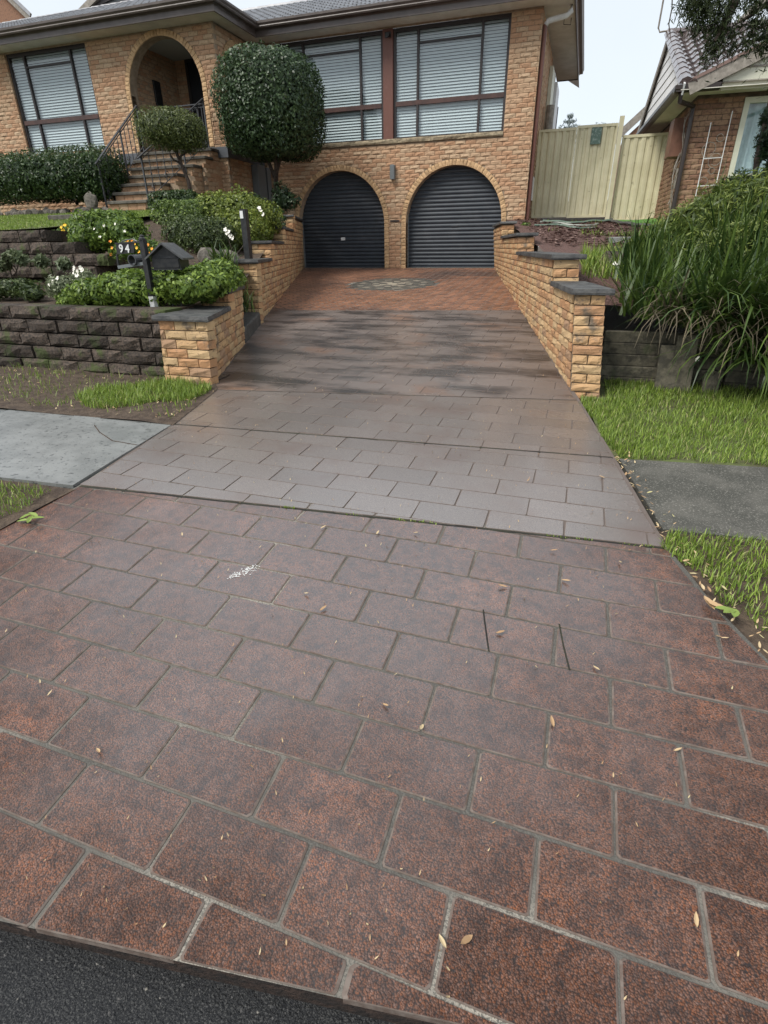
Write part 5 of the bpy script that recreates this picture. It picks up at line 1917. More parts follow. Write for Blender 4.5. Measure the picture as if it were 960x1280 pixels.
# clipped ball tree in front of the wide window
TY = 12.9
c = at(339, 136, TY)
base = at(347, 262, TY + .2)
t = thing('topiary_tree', 'large round clipped dark green tree hiding part of the left wide window', 'tree', tuple(base))
rw_ = (at(399, 134, TY) - at(280, 134, TY)).length / 2
rh = (at(337, 66, TY).z - at(337, 207, TY).z) / 2
foliage(t, [((c.x, c.y, c.z), (rw_ * .90, rw_ * .86, rh * .95))], L_BALL, .070, .040, 21000, 11, p=4.0, shell=.2, lump=.035, name='crown', spread=.8)
foliage(t, [((c.x, c.y, c.z + .02), (rw_ * .96, rw_ * .9, rh * .99))], L_BALL, .075, .032, 1500, 13, p=3.0, shell=.10, lump=.07, name='stray_shoots')
trk = MB()
f1, f2 = at(341, 205, TY), at(345, 215, TY)
trk.tube([base - Vector((0, 0, .3)), base.lerp(f2, .4) + Vector((-.03, 0, 0)), f2, at(352, 190, TY), at(360, 165, TY)], [.065, .06, .055, .045, .03], 8)
trk.tube([base.lerp(f2, .75), at(337, 205, TY), at(327, 188, TY), at(320, 170, TY)], [.045, .04, .035, .03], 7)
trk.tube([base.lerp(f2, .55), at(345, 203, TY - .1), at(342, 180, TY - .3)], [.04, .04, .03], 7)
trk.obj('trunk', M_BARK, t, True)
foliage(t, [(tuple(at(352, 246, TY)), (.25, .2, .3)), (tuple(at(362, 252, TY)), (.25, .2, .18))], L_BALL, .07, .035, 700, 12, lump=.3, name='foliage')

# small mop-head tree in front of the steps
TY = 10.9
c = at(212, 162, TY)
base = at(240, 243, TY)
t = thing('topiary_tree', 'small mop-headed clipped tree with a slanting trunk in front of the steps', 'tree', tuple(base))
a = (at(250, 162, TY) - at(175, 162, TY)).length / 2
h = (at(212, 134, TY).z - at(212, 192, TY).z) / 2
foliage(t, [((c.x, c.y, c.z), (a * .95, a * .9, h * .98)), (tuple(at(232, 168, TY)), (a * .55, a * .6, h * .85))], L_YEW, .055, .018, 9500, 21, p=2.6, shell=.4, lump=.06, name='crown', spread=1.1)
trk = MB()
trk.tube([base - Vector((0, 0, .25)), at(235, 225, TY), at(226, 204, TY), at(220, 190, TY), at(213, 175, TY)], [.04, .036, .034, .03, .02], 7)
trk.tube([at(225, 203, TY), at(226, 195, TY), at(234, 189, TY), at(240, 180, TY)], [.026, .024, .02, .015], 6)
trk.tube([at(226, 204, TY), at(217, 200, TY - .1), at(212, 192, TY - .2)], [.02, .018, .014], 6)
trk.obj('trunk', M_BARK, t, True)

# hedges on the left
def hedge(name, label, boxes, m, L, W, n, seed, group=None, p=5.0, lump=.05, cat='hedge', shell=.25, stem=True):
    c0 = boxes[0][0]
    t = thing(name, label, cat, (c0[0], c0[1], c0[2] - boxes[0][1][2]), group)
    foliage(t, boxes, m, L, W, n, seed, p=p, lump=lump, shell=shell)
    if stem:
        b = Vector((c0[0], c0[1], c0[2] - boxes[0][1][2] - .05))
        stems(t, b, [(c0[0] + x, c0[1], c0[2]) for x in (-boxes[0][1][0] * .5, 0, boxes[0][1][0] * .5)], .025)
    return t


hy = 11.55
l0, l1 = at(-60, 190, hy - .3), at(122, 186, hy - .3)
tb, bb = at(60, 187, hy).z, at(60, 252, hy).z
cx = (l0.x + l1.x) / 2
hedge('clipped_hedge', 'dark green clipped hedge under the left wing window', [((l1.x - 1.45, hy + .25, (tb + bb) / 2 + .02), (1.45, .55, (tb - bb) / 2 + .03)),
      ((l1.x - 4.0, hy + .25, (tb + bb) / 2 + .02), (1.6, .55, (tb - bb) / 2 + .02)),
      (tuple(at(62, 222, hy - .55)), (.95, .45, .42)), (tuple(at(20, 225, hy - .5)), (.9, .4, .4)), (tuple(at(112, 222, hy - .35)), (.5, .4, .45))], L_HEDGE, .06, .034, 24000, 31, p=6, lump=.025)
t = hedge('clipped_hedge', 'rounded hedge end behind the stair railing', [(tuple(at(138, 222, 11.6)), (.34, .35, .40)), (tuple(at(126, 215, 11.8)), (.3, .3, .42))], L_HEDGE, .06, .034, 3500, 33, p=3)
hb0, hb1 = at(188, 246, 10.75), at(250, 243, 10.75)
hedge('low_box_hedge', 'low dark box hedge strip below the small mop-headed tree', [(((hb0.x + hb1.x) / 2, 10.75, hb0.z - .13), ((hb1.x - hb0.x) / 2, .22, .22))], L_HEDGE, .05, .028, 3500, 35)
q0, q1 = at(187, 275, 8.9), at(246, 275, 8.9)
zt0 = at(215, 252, 8.9).z
hedge('box_hedge', 'square-cut bright green box hedge in front of the steps', [(((q0.x + q1.x) / 2 + .1, 9.25, zt0 - .36), ((q1.x - q0.x) / 2 + .05, .5, .40))], L_BOX, .05, .028, 9000, 37, p=6, lump=.03)
q = at(300, 272, 9.6)
hedge('lime_shrub', 'loose lime green shrub behind the black post', [((q.x, q.y, q.z), (.55, .5, .42)), (tuple(at(272, 268, 9.4)), (.5, .45, .36)), (tuple(at(325, 275, 10.2)), (.4, .4, .35)),
      (tuple(at(300, 290, 9.0)), (.5, .4, .35))], L_LIME, .06, .03, 8500, 39, p=2.2, lump=.13, cat='shrub')
hedge('dark_shrub', 'dull dark green shrub at the front of the box hedge', [(tuple(at(252, 300, 8.3)), (.42, .4, .36)), (tuple(at(226, 296, 8.4)), (.3, .3, .33)), (tuple(at(275, 298, 8.5)), (.3, .3, .3))], L_DARKSH, .05, .022,
      6500, 41, p=2.2, lump=.14, cat='shrub')
hedge('dark_shrub', 'glossy dark shrub below the ball tree trunk beside the brick wall', [(tuple(at(333, 278, 11.4)), (.42, .4, .36)), (tuple(at(312, 262, 11.8)), (.4, .35, .3))], L_BALL, .07, .04, 2600, 43, p=2.2, lump=.15,
      cat='shrub')
# flowering shrub by the number post
t = hedge('flowering_shrub', 'bushy green shrub with white buds beside the number plate', [(tuple(at(135, 288, 6.9)), (.48, .4, .27)), (tuple(at(112, 298, 6.7)), (.25, .3, .2)), (tuple(at(158, 292, 6.8)), (.28, .3, .2))], L_FLOWER,
          .065, .032, 5200, 45, p=2.1, lump=.16, cat='shrub')


def blooms(parent, pts, m, s, seed, name='flower', y0=0):
    """small five-petalled flowers facing outwards"""
    rr = random.Random(seed)
    for p in pts:
        mb = MB()
        c = Vector(p)
        ax = Vector((rr.uniform(-.4, .4), -1, rr.uniform(.1, .8))).normalized()
        a = ax.cross(Vector((0, 0, 1))).normalized()
        b = ax.cross(a)
        for k in range(5):
            th = k * 1.2566 + rr.random()
            d = a * math.cos(th) + b * math.sin(th)
            e = a * -math.sin(th) + b * math.cos(th)
            mb.add([c, c + d * s * .6 + e * s * .45 + ax * s * .1, c + d * s + ax * s * .25, c + d * s * .6 - e * s * .45 + ax * s * .1], [(0, 1, 2, 3)], rr.random())
        mb.obj(name, m, parent)


blooms(t, [at(x, y, 6.45) for x, y in ((118, 286), (130, 282), (144, 280), (156, 289), (125, 296), (150, 300))], M_PETAL, .02, 1)
t2 = thing('marigold_plant', 'orange flowering plant behind the number plate', 'flowers', tuple(at(170, 318, 6.35)))
foliage(t2, [(tuple(at(165, 312, 6.35)), (.3, .2, .14)), (tuple(at(188, 312, 6.4)), (.15, .15, .14))], L_FLOWER, .06, .02, 900, 46, lump=.2)
blooms(t2, [at(x, y, 6.2) for x, y in ((138, 302), (140, 310), (160, 302), (168, 305), (171, 310), (185, 306), (190, 311), (139, 318), (174, 315), (187, 317), (157, 304), (165, 301))], M_ORANGE, .022, 2)
t3 = thing('marigold_plant', 'yellow flowering plant on the edge of the terrace wall', 'flowers', tuple(at(82, 296, 6.9)))
foliage(t3, [(tuple(at(84, 293, 6.9)), (.25, .2, .1))], L_FLOWER, .06, .025, 600, 47, lump=.2)
blooms(t3, [at(x, y, 6.75) for x, y in ((77, 284), (81, 281), (85, 283), (79, 288), (87, 287))], mat('yellow_petal', (.8, .5, .03), rough=.7), .03, 3)

# ground cover over the front bed
by = 5.15
t = thing('ground_cover_shrub', 'spreading bright green ground-cover shrub around the letterbox', 'shrub', tuple(at(200, 380, by)))
foliage(t, [(tuple(at(128, 366, by)), (.42, .32, .16)), (tuple(at(165, 362, by)), (.42, .35, .19)), (tuple(at(205, 362, by + .1)), (.40, .35, .16)), (tuple(at(245, 356, by + .1)), (.42, .34, .18)),
            (tuple(at(272, 347, by + .7)), (.3, .35, .19)), (tuple(at(228, 347, by + .75)), (.5, .3, .16)), (tuple(at(180, 352, by + .7)), (.5, .3, .15)), (tuple(at(95, 376, by)), (.25, .2, .09))],
        L_COVER, .062, .030, 15000, 51, p=2.1, lump=.16, shell=.5)
stems(t, at(205, 385, by), [at(150, 365, by), at(185, 360, by), at(230, 355, by), at(260, 352, by)], .012)
t = thing('silver_flower_plant', 'pale green plant with white flower heads at the left of the letterbox shrub', 'flowers', tuple(at(85, 372, 5.2)))
foliage(t, [(tuple(at(80, 358, 5.25)), (.22, .2, .13)), (tuple(at(104, 352, 5.35)), (.18, .18, .13))], L_SILVER, .05, .016, 2000, 53, lump=.2)
blooms(t, [at(x, y, 5.1) for x, y in ((93, 335), (97, 339), (101, 335), (96, 344), (66, 352), (72, 348), (62, 356), (103, 338), (92, 340))], M_PETAL, .028, 4)
t = thing('low_bed_plant', 'patchy low plant at the left end of the front bed', 'plant', tuple(at(20, 375, 5.2)))
foliage(t, [(tuple(at(22, 360, 5.3)), (.35, .25, .12)), (tuple(at(40, 368, 5.15)), (.15, .15, .07)), (tuple(at(-20, 362, 5.2)), (.4, .3, .12))], L_DARKSH, .05, .02, 2200, 55, lump=.2)
t = thing('seedling', 'thin young shrub with pale leaves against the terrace wall', 'plant', tuple(at(20, 345, 6.0)))
stems(t, at(17, 345, 6.0), [at(23, 326, 6.0), at(10, 322, 6.0), at(14, 330, 6.0)], .010)
foliage(t, [(tuple(at(x, y, 5.95)), (.07, .06, .05)) for x, y in ((10, 322), (26, 325), (18, 320), (52, 326), (80, 330), (5, 332))], L_SILVER, .07, .035, 160, 56, lump=.3, shell=.9)


# strappy clumps
def blades(bases, n_each, L, W, rng, arch=0.8, lean=0.35, az=None, seg=5):
    B = np.repeat(np.asarray(bases, float), n_each, 0)
    n = len(B)
    B = B + rng.normal(size=(n, 3)) * np.array([.07, .07, .0])
    th = rng.uniform(0, 2 * math.pi, n) if az is None else az + rng.normal(size=n) * 0.9
    l = L * rng.uniform(.55, 1.15, n)
    lean_ = np.clip(rng.normal(lean, .22, n), .02, 1.0)
    ar = arch * rng.uniform(.5, 1.4, n)
    hx, hy = np.cos(th), np.sin(th)
    sx_, sy_ = -hy, hx
    w = W * rng.uniform(.7, 1.2, n)
    P = B.copy()
    V = np.zeros((n, seg + 1, 2, 3))
    ang = lean_ * 1.2
    for i in range(seg + 1):
        ww = w * (1 - (i / seg) ** 2.2) * .5 + .0008
        V[:, i, 0] = P + np.stack([sx_ * ww, sy_ * ww, np.zeros(n)], 1)
        V[:, i, 1] = P - np.stack([sx_ * ww, sy_ * ww, np.zeros(n)], 1)
        P = P + np.stack([hx * np.sin(ang), hy * np.sin(ang), np.cos(ang)], 1) * (l / seg)[:, None]
        ang = ang + ar * (0.25 + .5 * i / seg)
    V = V.reshape(-1, 3)
    k = (seg + 1) * 2
    base_f = np.array([[2 * i, 2 * i + 1, 2 * i + 3, 2 * i + 2] for i in range(seg)])
    F = (base_f[None] + (np.arange(n) * k)[:, None, None]).reshape(-1, 4)
    return V, F, np.repeat(rng.uniform(0, .97, n), k)


def blade_clump(name, label, bases, n_each, L, W, m, seed, parts=None, **k):
    rng = np.random.default_rng(seed)
    b = bases[0]
    t = thing(name, label, 'plant', tuple(b))
    V, F, T = blades(bases, n_each, L, W, rng, **k)
    link('foliage', fast_mesh('foliage', V, F, m, T), t)
    return t


blade_clump('strappy_plant', 'small fountain of strappy leaves beside the black post', [at(283, 338, 7.2), at(276, 336, 7.2)], 45, .42, .022, L_BLADE, 61, arch=.6)
blade_clump('strappy_plant', 'thin grassy tuft in the gap behind the front brick wall', [at(304, 385, 6.7), at(306, 390, 6.6)], 25, .35, .014, L_BLADE, 62, arch=.6)
t = thing('white_iris', 'white flowers on thin stems beside the black post', 'flowers', tuple(at(285, 300, 7.6)))
stems(t, at(290, 325, 7.6), [at(283, 290, 7.6), at(286, 298, 7.6), at(325, 268, 9.2)], .006)
blooms(t, [at(x, y, 7.5) for x, y in ((282, 287), (284, 291), (288, 295), (286, 290), (291, 298))] + [at(324, 260, 9.0), at(326, 263, 9.0), at(329, 268, 9.0)], M_PETAL, .036, 5)

# the big agapanthus bank on the right
rng = np.random.default_rng(70)
agb = []
for x in np.arange(0.55, 3.6, .15):
    for y in np.arange(5.55, 7.2, .2):
        bx, by_ = x + rng.uniform(-.07, .07), y + rng.uniform(-.08, .08) + .06 * x * 0
        if bx < wall_face_R(by_) + .33 + (0.15 if by_ < 5.7 else 0):
            continue
        agb.append((bx, by_, mulch_z(bx, max(by_, 5.95)) - .03))
t = thing('agapanthus_bank', 'tall mass of strappy dark green leaves spilling over the sleeper wall at the right', 'plant', (1.4, 6.2, -.8))
ag1, ag2 = [b for b in agb if b[0] < 1.25], [b for b in agb if b[0] >= 1.25]
V1, F1, T1 = blades(ag1, 18, .66, .026, rng, arch=.24, lean=.34)
V, F, T = blades(ag2, 21, .92, .028, rng, arch=.22, lean=.32)
F = np.concatenate([F1, F + len(V1)])
V = np.concatenate([V1, V])
T = np.concatenate([T1, T])
link('foliage', fast_mesh('foliage', V, F, L_BLADE, T), t)
fr = [(x, 5.6 + .05 * (x - 1) - (.12 if x > 1.25 else 0), mulch_z(x, 5.95) + .02 + (.04 if x > 1.2 else 0)) for x in np.arange(.95, 3.6, .06)]
V, F, T = blades(fr, 17, 1.0, .023, rng, arch=.7, lean=.6, az=-math.pi / 2)
V2, F2, T2 = blades([(x, 5.46 + .05 * (x - 1), mulch_z(x, 5.95) - .16) for x in np.arange(1.35, 3.8, .06)], 13, .75, .022, rng, arch=1.0, lean=.85, az=-math.pi / 2)
F = np.concatenate([F, F2 + len(V)])
V = np.concatenate([V, V2])
T = np.concatenate([T, T2])
link('hanging_foliage', fast_mesh('hanging_foliage', V, F, L_BLADE, T), t)
V, F, T = blades([(x, 5.55, mulch_z(x, 5.95)) for x in np.arange(.75, 3.2, .07)], 14, .75, .012, rng, arch=.9, lean=.75, az=-math.pi / 2)
link('dead_foliage', fast_mesh('dead_foliage', V, F, L_DRY, T), t)
blooms(t, [at(873, 448, 5.35), at(871, 450, 5.35), at(768, 329, 6.2), at(770, 331, 6.2)], M_PETAL, .018, 9)
# upright grassy fringe on top of the bank
up_ = [(x, y, mulch_z(x, y)) for x in np.arange(1.35, 3.6, .17) for y in (7.0, 7.4, 7.9)]
V, F, T = blades(up_, 5, 1.0, .016, rng, arch=.22, lean=.2)
link('tall_blades', fast_mesh('tall_blades', V, F, L_BLADE, T), t)

t = thing('heath_shrub', 'feathery yellow-green shrub crowning the bank below the neighbour window', 'shrub', (2.0, 8.0, -.2))
hl = []
for px, py, Y, r in ((870, 285, 7.6, .42), (905, 270, 7.6, .45), (945, 268, 7.6, .5), (835, 300, 7.7, .36), (980, 290, 7.4, .5), (880, 325, 7.0, .45), (930, 325, 6.9, .5), (975, 350, 6.7, .5), (830, 335, 7.1, .35), (800, 320, 7.6, .3)):
    p = at(px, py, Y)
    hl.append(((p.x, p.y - .25, p.z + .02), (r, r * .8, r * .75)))
foliage(t, hl, L_HEATH, .085, .012, 24000, 71, p=2.0, lump=.2, shell=.6, spread=1.3)
stems(t, (2.0, 8.0, -.4), [h[0] for h in hl], .018)
t = thing('young_conifer', 'dark conifer with hanging fronds in front of the neighbour window', 'tree', (2.62, 9.0, -.1))
tk = [at(935, 262, 9.0), at(947, 200, 9.0), at(958, 150, 9.0), at(966, 110, 9.0)]
MB().tube([(tk[0].x - .1, 9.0, -.15)] + tk, [.06, .05, .045, .035, .02], 7).obj('trunk', M_BARK, t)
foliage(t, [(tuple(at(x, y, 9.0)), (r, r, r * 1.25)) for x, y, r in ((958, 172, .13), (963, 145, .11), (953, 192, .08), (978, 200, .2), (962, 215, .07), (990, 160, .24), (980, 125, .14))], L_CYP, .06, .014, 5200, 73, p=2, lump=.28,
        shell=.7, droop=.6, name='crown', spread=1.2)
t = thing('young_conifer', 'bushy dark green shrub under the right end of the neighbour window', 'shrub', tuple(at(935, 268, 8.8)))
foliage(t, [(tuple(at(x, y, 8.8)), (r, r, r)) for x, y, r in ((925, 238, .22), (905, 250, .2), (945, 245, .25), (970, 240, .3), (890, 262, .16))], L_CYP, .07, .018, 4200, 74, p=2, lump=.28, shell=.6, spread=1.2)
stems(t, at(935, 275, 8.8), [at(925, 240, 8.8), at(945, 245, 8.8)], .02)

# overhanging tree at the top right: trunk outside the frame, boughs reaching in
t = thing('overhanging_tree', 'dark needled tree whose boughs hang into the sky over the neighbour roof', 'tree', (5.2, 8.6, -.3))
trk = MB()
j = [Vector((5.2, 8.6, -.4)), Vector((5.15, 8.6, 1.5)), Vector((5.0, 8.6, 3.2)), Vector((4.7, 8.5, 5.0)), Vector((4.3, 8.5, 6.6))]
trk.tube(j, [.20, .17, .15, .12, .06], 9)
boughs = [[j[3], at(990, -20, 8.4), at(950, 12, 8.3), at(920, 30, 8.2)], [j[3], at(1000, -60, 8.6), at(940, -30, 8.4), at(900, -12, 8.3), at(872, 5, 8.2)], [j[2], at(1010, 30, 8.5), at(965, 45, 8.4), at(935, 52, 8.3)],
          [at(920, 0, 8.3), at(905, 30, 8.25), at(893, 52, 8.2)]]
for b in boughs:
    trk.tube(b, [.05, .035, .022, .012, .008][:len(b)], 6)
trk.obj('trunk', M_BARK, t)
pl_ = [(860, -2, .16), (866, 14, .12), (876, 26, .12), (890, 45, .13), (935, 60, .08), (968, 60, .14), (868, 6, .20), (880, 14, .17), (893, 24, .15), (874, -6, .25), (897, 38, .14), (902, 52, .15), (893, 62, .13), (885, 70, .10), (905, 30, .15), (912, 10, .18), (898, -5, .25), (925, -8, .22), (940, 6, .12), (955, -6, .2), (931, 48, .09),
       (950, 40, .12), (958, 52, .10), (945, 30, .08), (975, 35, .25), (918, 40, .09), (950, 62, .05), (915, 62, .07), (884, 2, .2), (975, -10, .3), (1000, 10, .4), (1010, 50, .4)]
rng = np.random.default_rng(75)
Vs, Fs, Ts, o_ = [], [], [], 0
for x, y, r in pl_:
    c = at(x, y, 8.25)
    n = int(170 * (r / .15) ** 1.3)
    P_ = np.array(c) + rng.normal(size=(n, 3)) * np.array([r * .42, r * .42, r * .55])
    N_ = rng.normal(size=(n, 3))
    V, F, T = leaf_cards(P_, N_, .09, .013, rng, droop=1.1, spread=1)
    Vs.append(V)
    Fs.append(F + o_)
    Ts.append(T)
    o_ += len(V)
link('crown', fast_mesh('crown', np.concatenate(Vs), np.concatenate(Fs), L_PINE, np.concatenate(Ts)), t)

# far tiered pine
t = thing('far_pine', 'pale tiered pine far beyond the cream gate', 'tree', tuple(at(714, 175, 60)))
top, bot = at(713, 144, 60), at(714, 175, 60)
MB().tube([(bot.x, 60, -2), tuple(top)], [.18, .03], 6).obj('trunk', M_BARK, t)
rng = np.random.default_rng(77)
P_ = []
for k in range(9):
    z = lerp(top.z - .1, bot.z - 1.5, k / 8)
    R = .25 + .34 * k
    for a in range(7):
        th = a * .9 + k
        for i in range(30):
            q = rng.uniform(.1, 1)
            P_.append((top.x + R * q * math.cos(th), 60 + R * q * math.sin(th), z + .10 * R * q + rng.normal() * .06))
P_ = np.array(P_)
V, F, T = leaf_cards(P_, rng.normal(size=P_.shape), .3, .07, rng)
link('crown', fast_mesh('crown', V, F, L_HAZE, T), t)
for (px, py, s) in ((752, 156, 1.0), (770, 157, .7)):
    t = thing('far_tree', 'distant treetop barely showing above the gate' if px == 752 else 'tiny distant treetop beside the gate post', 'tree', tuple(at(px, 175, 70)))
    cc = at(px, py + 3, 70)
    foliage(t, [((cc.x, 70, cc.z - .6), (1.2 * s, 1, .9))], L_HAZE, .3, .15, 400, 78, lump=.3, name='crown')
    MB().tube([(cc.x, 70, -2), (cc.x, 70, cc.z - .6)], [.2, .08], 6).obj('trunk', M_BARK, t)


# ------------------------------------------------------------------ letterbox, number post, bollard, small things
LY = 5.05
# letterbox: a small black house on scroll legs
f0, f1 = at(195, 336, LY), at(225, 336, LY)
zf, ze, za = at(210, 336, LY).z, at(210, 321, LY).z, at(210, 305.5, LY).z
xm = (f0.x + f1.x) / 2 - .01
w = .20
t = thing('letterbox', 'black house-shaped letterbox with a pitched roof on thin scroll legs', 'letterbox', (xm, LY, -.55))
bx0, bx1, d = xm - w * .72, xm + w * .72, .25
rot = Matrix.Translation((xm, LY, 0)) @ Matrix.Rotation(math.radians(16), 4, 'Z') @ Matrix.Translation((-xm, -LY, 0))
mb = MB()
zl = lerp(zf, ze, .5)
mb.bbox(bx0, bx1, LY, LY + d, zf, ze, .004)
mb.prism([(bx0, LY, ze), (bx1, LY, ze), (xm, LY, za - .015)], (0, d, 0))
mb.box(bx0 - .012, bx1 + .012, LY - .012, LY + d + .012, zf - .012, zf + .002)
mb.xform(rot).obj('body', M_BLACK, t)
MB().box(bx0 + .02, bx1 - .02, LY - .006, LY + .004, ze - .012, ze + .006).xform(rot).obj('slot', M_DARK, t)
MB().box(bx0 + .01, bx1 - .01, LY - .012, LY - .001, zf + .012, ze - .02).xform(rot).obj('flap', M_BLACK, t)
M_LROOF = mat('letterbox_roof', (0.05, 0.052, 0.055), col2=(0.1, 0.1, 0.1), scale=30, rough=.35)
for s in (-1, 1):
    e = xm + s * (w * .72 + .05)
    zz = ze - .03
    q = [(xm, LY - .05, za), (e, LY - .05, zz), (e, LY + d + .04, zz), (xm, LY + d + .04, za)]
    q2 = [(x, y, z + .018) for x, y, z in q]
    MB().add(q + q2, [(0, 1, 2, 3), (7, 6, 5, 4), (0, 4, 5, 1), (1, 5, 6, 2), (2, 6, 7, 3), (3, 7, 4, 0)]).xform(rot).obj('roof', M_LROOF, t)
for k, s in enumerate((-1, 1)):
    x = xm + s * .05
    pts = [(x + .02 * s, LY + .1, zf), (x, LY + .1, zf - .06), (x - .01 * s, LY + .1, zf - .2), (x, LY + .1, -.62)]
    MB().tube([rot @ Vector(p) for p in pts], .008, 6).obj('leg', M_IRON, t)
    sc = [Vector((x + s * .03 + .035 * (1 - i / 16) * math.cos(i * .6), LY + .1, zf - .055 + .035 * (1 - i / 16) * math.sin(i * .6))) for i in range(12)]
    MB().tube([rot @ p for p in sc], .006, 5).obj('scroll', M_IRON, t)

# number post with hanging plate
NY = 4.98
pt, pb = at(178, 299, NY), at(193, 383, NY)
t = thing('number_post', 'leaning black post with a hanging 94 plate and a round paper holder', 'number post', tuple(pb))
MB().beam(pb + Vector((-.003, 0, .10)), pt, .052, .052, (0, 1, 0)).obj('post', M_BLACK, t)
MB().beam(pb - Vector((0, 0, .06)), pb + Vector((-.003, 0, .10)), .056, .056, (0, 1, 0)).obj('white_foot', M_WHITE, t)
ballp = pt + Vector((-.003, 0, .02))
MB().tube([ballp + Vector((0, 0, -.03)), ballp + Vector((0, 0, -.012)), ballp, ballp + Vector((0, 0, .012)), ballp + Vector((0, 0, .022))], [.034, .034, .02, .022, .006], 10).obj('finial', M_BLACK, t)
pa, pc = at(146, 304, NY), at(166, 317, NY)
MB().beam(at(144, 304.5, NY), at(176, 302, NY), .014, .014).obj('bracket', M_BLACK, t)
MB().tube([at(152, 302, NY), at(158, 300, NY), at(166, 299, NY), at(174, 303, NY)], .006, 6).obj('scroll', M_IRON, t)
pd = MB().prism([at(145, 305, NY), at(167, 303.5, NY), at(167.5, 316, NY), at(146, 318, NY)], (0, .012, 0)).obj('number_plate', M_BLACK, t)
for ch, px in (('9', 149.5), ('4', 157.2)):
    cu_ = bpy.data.curves.new('digit', 'FONT')
    cu_.body = ch
    cu_.size = 0.105
    cu_.extrude = 0.003
    cu_.offset = 0.002
    tmp = bpy.data.objects.new('digit', cu_)
    COL.objects.link(tmp)
    bpy.context.view_layer.update()
    me = bpy.data.meshes.new_from_object(tmp.evaluated_get(bpy.context.evaluated_depsgraph_get()))
    bpy.data.objects.remove(tmp)
    me.materials.clear()
    me.materials.append(M_WHITE)
    p = at(px, 315.2, NY - .008)
    link('digit', me, pd, Matrix.Translation(p) @ Matrix.Rotation(math.radians(5), 4, 'Y') @ Matrix.Rotation(math.pi / 2, 4, 'X'))
MB().beam(at(146, 318, NY), at(149, 336, NY), .016, .016, (0, 1, 0)).obj('side_bar', M_BLACK, t)
rc = at(168, 325, NY)
ringp = [(.052, 0), (.052, .16), (.043, .16), (.043, 0)]
n = 16
vs = [(rc.x + r * math.cos(2 * math.pi * k / n), NY - .04 + y, rc.z + r * math.sin(2 * math.pi * k / n)) for k in range(n) for r, y in ringp]
MB().add(vs, [(4 * k + i, 4 * k + (i + 1) % 4, 4 * ((k + 1) % n) + (i + 1) % 4, 4 * ((k + 1) % n) + i) for k in range(n) for i in range(4)]).obj('paper_holder', M_IRON, t)
MB().beam(at(148, 334, NY), at(182, 329, NY), .02, .03).obj('lower_rail', M_GREYBOX, t)

# square bollard post on the upper left wall
BY_ = 7.62
b0, b1 = at(311, 323.5, BY_), at(304.5, 261.5, BY_)
t = thing('black_post', 'square black post with a white reflector standing on the brick pier', 'post', tuple(b0))
MB().beam(b0, b1, .085, .085, (0, 1, 0)).obj('post', M_BLACK, t)
r0, r1 = at(303.3, 273, BY_ - .05), at(302.2, 263.5, BY_ - .05)
MB().beam(r0 + Vector((-.012, 0, 0)), r1 + Vector((-.012, 0, 0)), .05, .006, (0, 1, 0)).obj('reflector', M_WHITE, t)

# pot on the right wall, hoses, yellow edging block, concrete offcut
pp = at(655.5, 300, 12.9)
n = 12
mb = MB()
rings = [(.085, 0), (.10, .20), (.11, .21), (.09, .21), (.08, .03)]
vs = [(pp.x + r * math.cos(2 * math.pi * k / n), pp.y + r * math.sin(2 * math.pi * k / n), pp.z + z) for r, z in rings for k in range(n)]
mb.add(vs, [(r * n + k, r * n + (k + 1) % n, (r + 1) * n + (k + 1) % n, (r + 1) * n + k) for r in range(4) for k in range(n)] + [tuple(range(n - 1, -1, -1)), tuple(range(4 * n, 5 * n))])
pot = mb.obj('plant_pot', M_WHITE)
tag(pot, 'white plastic plant pot standing near the top of the right brick wall', 'pot')
t = thing('potted_plant', 'weedy green plant growing in the white pot', 'plant', (pp.x, pp.y, pp.z + .18))
foliage(t, [((pp.x, pp.y, pp.z + .24), (.12, .12, .08))], L_FLOWER, .06, .03, 150, 81, lump=.3, shell=.8)


def hose(name, label, pts, r, m):
    P_ = [Vector((x, y, mulch_z(x, y) + r)) for x, y in pts]
    out = []
    for i in range(len(P_) - 1):
        a, b, c, d = P_[max(0, i - 1)], P_[i], P_[i + 1], P_[min(len(P_) - 1, i + 2)]
        for k in range(6):
            s = k / 6
            q = .5 * ((2 * b) + (c - a) * s + (2 * a - 5 * b + 4 * c - d) * s * s + (3 * b - a - 3 * c + d) * s ** 3)
            out.append(Vector((q.x, q.y, mulch_z(q.x, q.y) + r * 1.1)))
    tag(MB().tube(out, r, 6).obj(name, m), label, 'hose')


M_HOSE = mat('green_hose', (.12, .17, .13), rough=.45)
M_HOSE2 = mat('grey_hose', (.28, .30, .26), rough=.5)


def on_mulch(px, py):
    d = ray(px, py)
    lo = None
    for i in range(60, 400):
        y = i * .05
        p = d * (y / d.y)
        if p.z <= mulch_z(p.x, p.y):
            return (p.x, p.y)
    return (p.x, p.y)


hose('garden_hose', 'grey-green hose lying straight under the gates', [(-1.0, 14.9), (-.4, 14.95), (.1, 15.15), (.55, 15.3)], .03, M_HOSE)
hose('garden_hose', 'pale hose looped on the bark mulch below the gates', [(-.95, 13.6), (-.7, 14.4), (-.35, 14.2), (-.5, 13.7), (.0, 13.6), (.25, 14.2)], .022, M_HOSE2)
hose('garden_hose', 'grey hose trailing across the bark mulch towards the wall', [(-1.0, 12.6), (-.5, 12.7), (-.2, 12.4), (.2, 12.9)], .022, M_HOSE)
hose('edging_strip', 'dark curved edging between the mulch and the artificial turf', [(.53, 15.9), (.58, 14.6), (.80, 13.3), (1.15, 12.4), (1.6, 11.8)], .035, M_KERB)
yb = at(740, 325, 7.7)
t = MB().bbox(yb.x - .10, yb.x + .07, 7.7, 7.85, yb.z - .05, yb.z + .05, .01).obj('yellow_block', mat('yellow_paint', (.62, .55, .16), rough=.5))
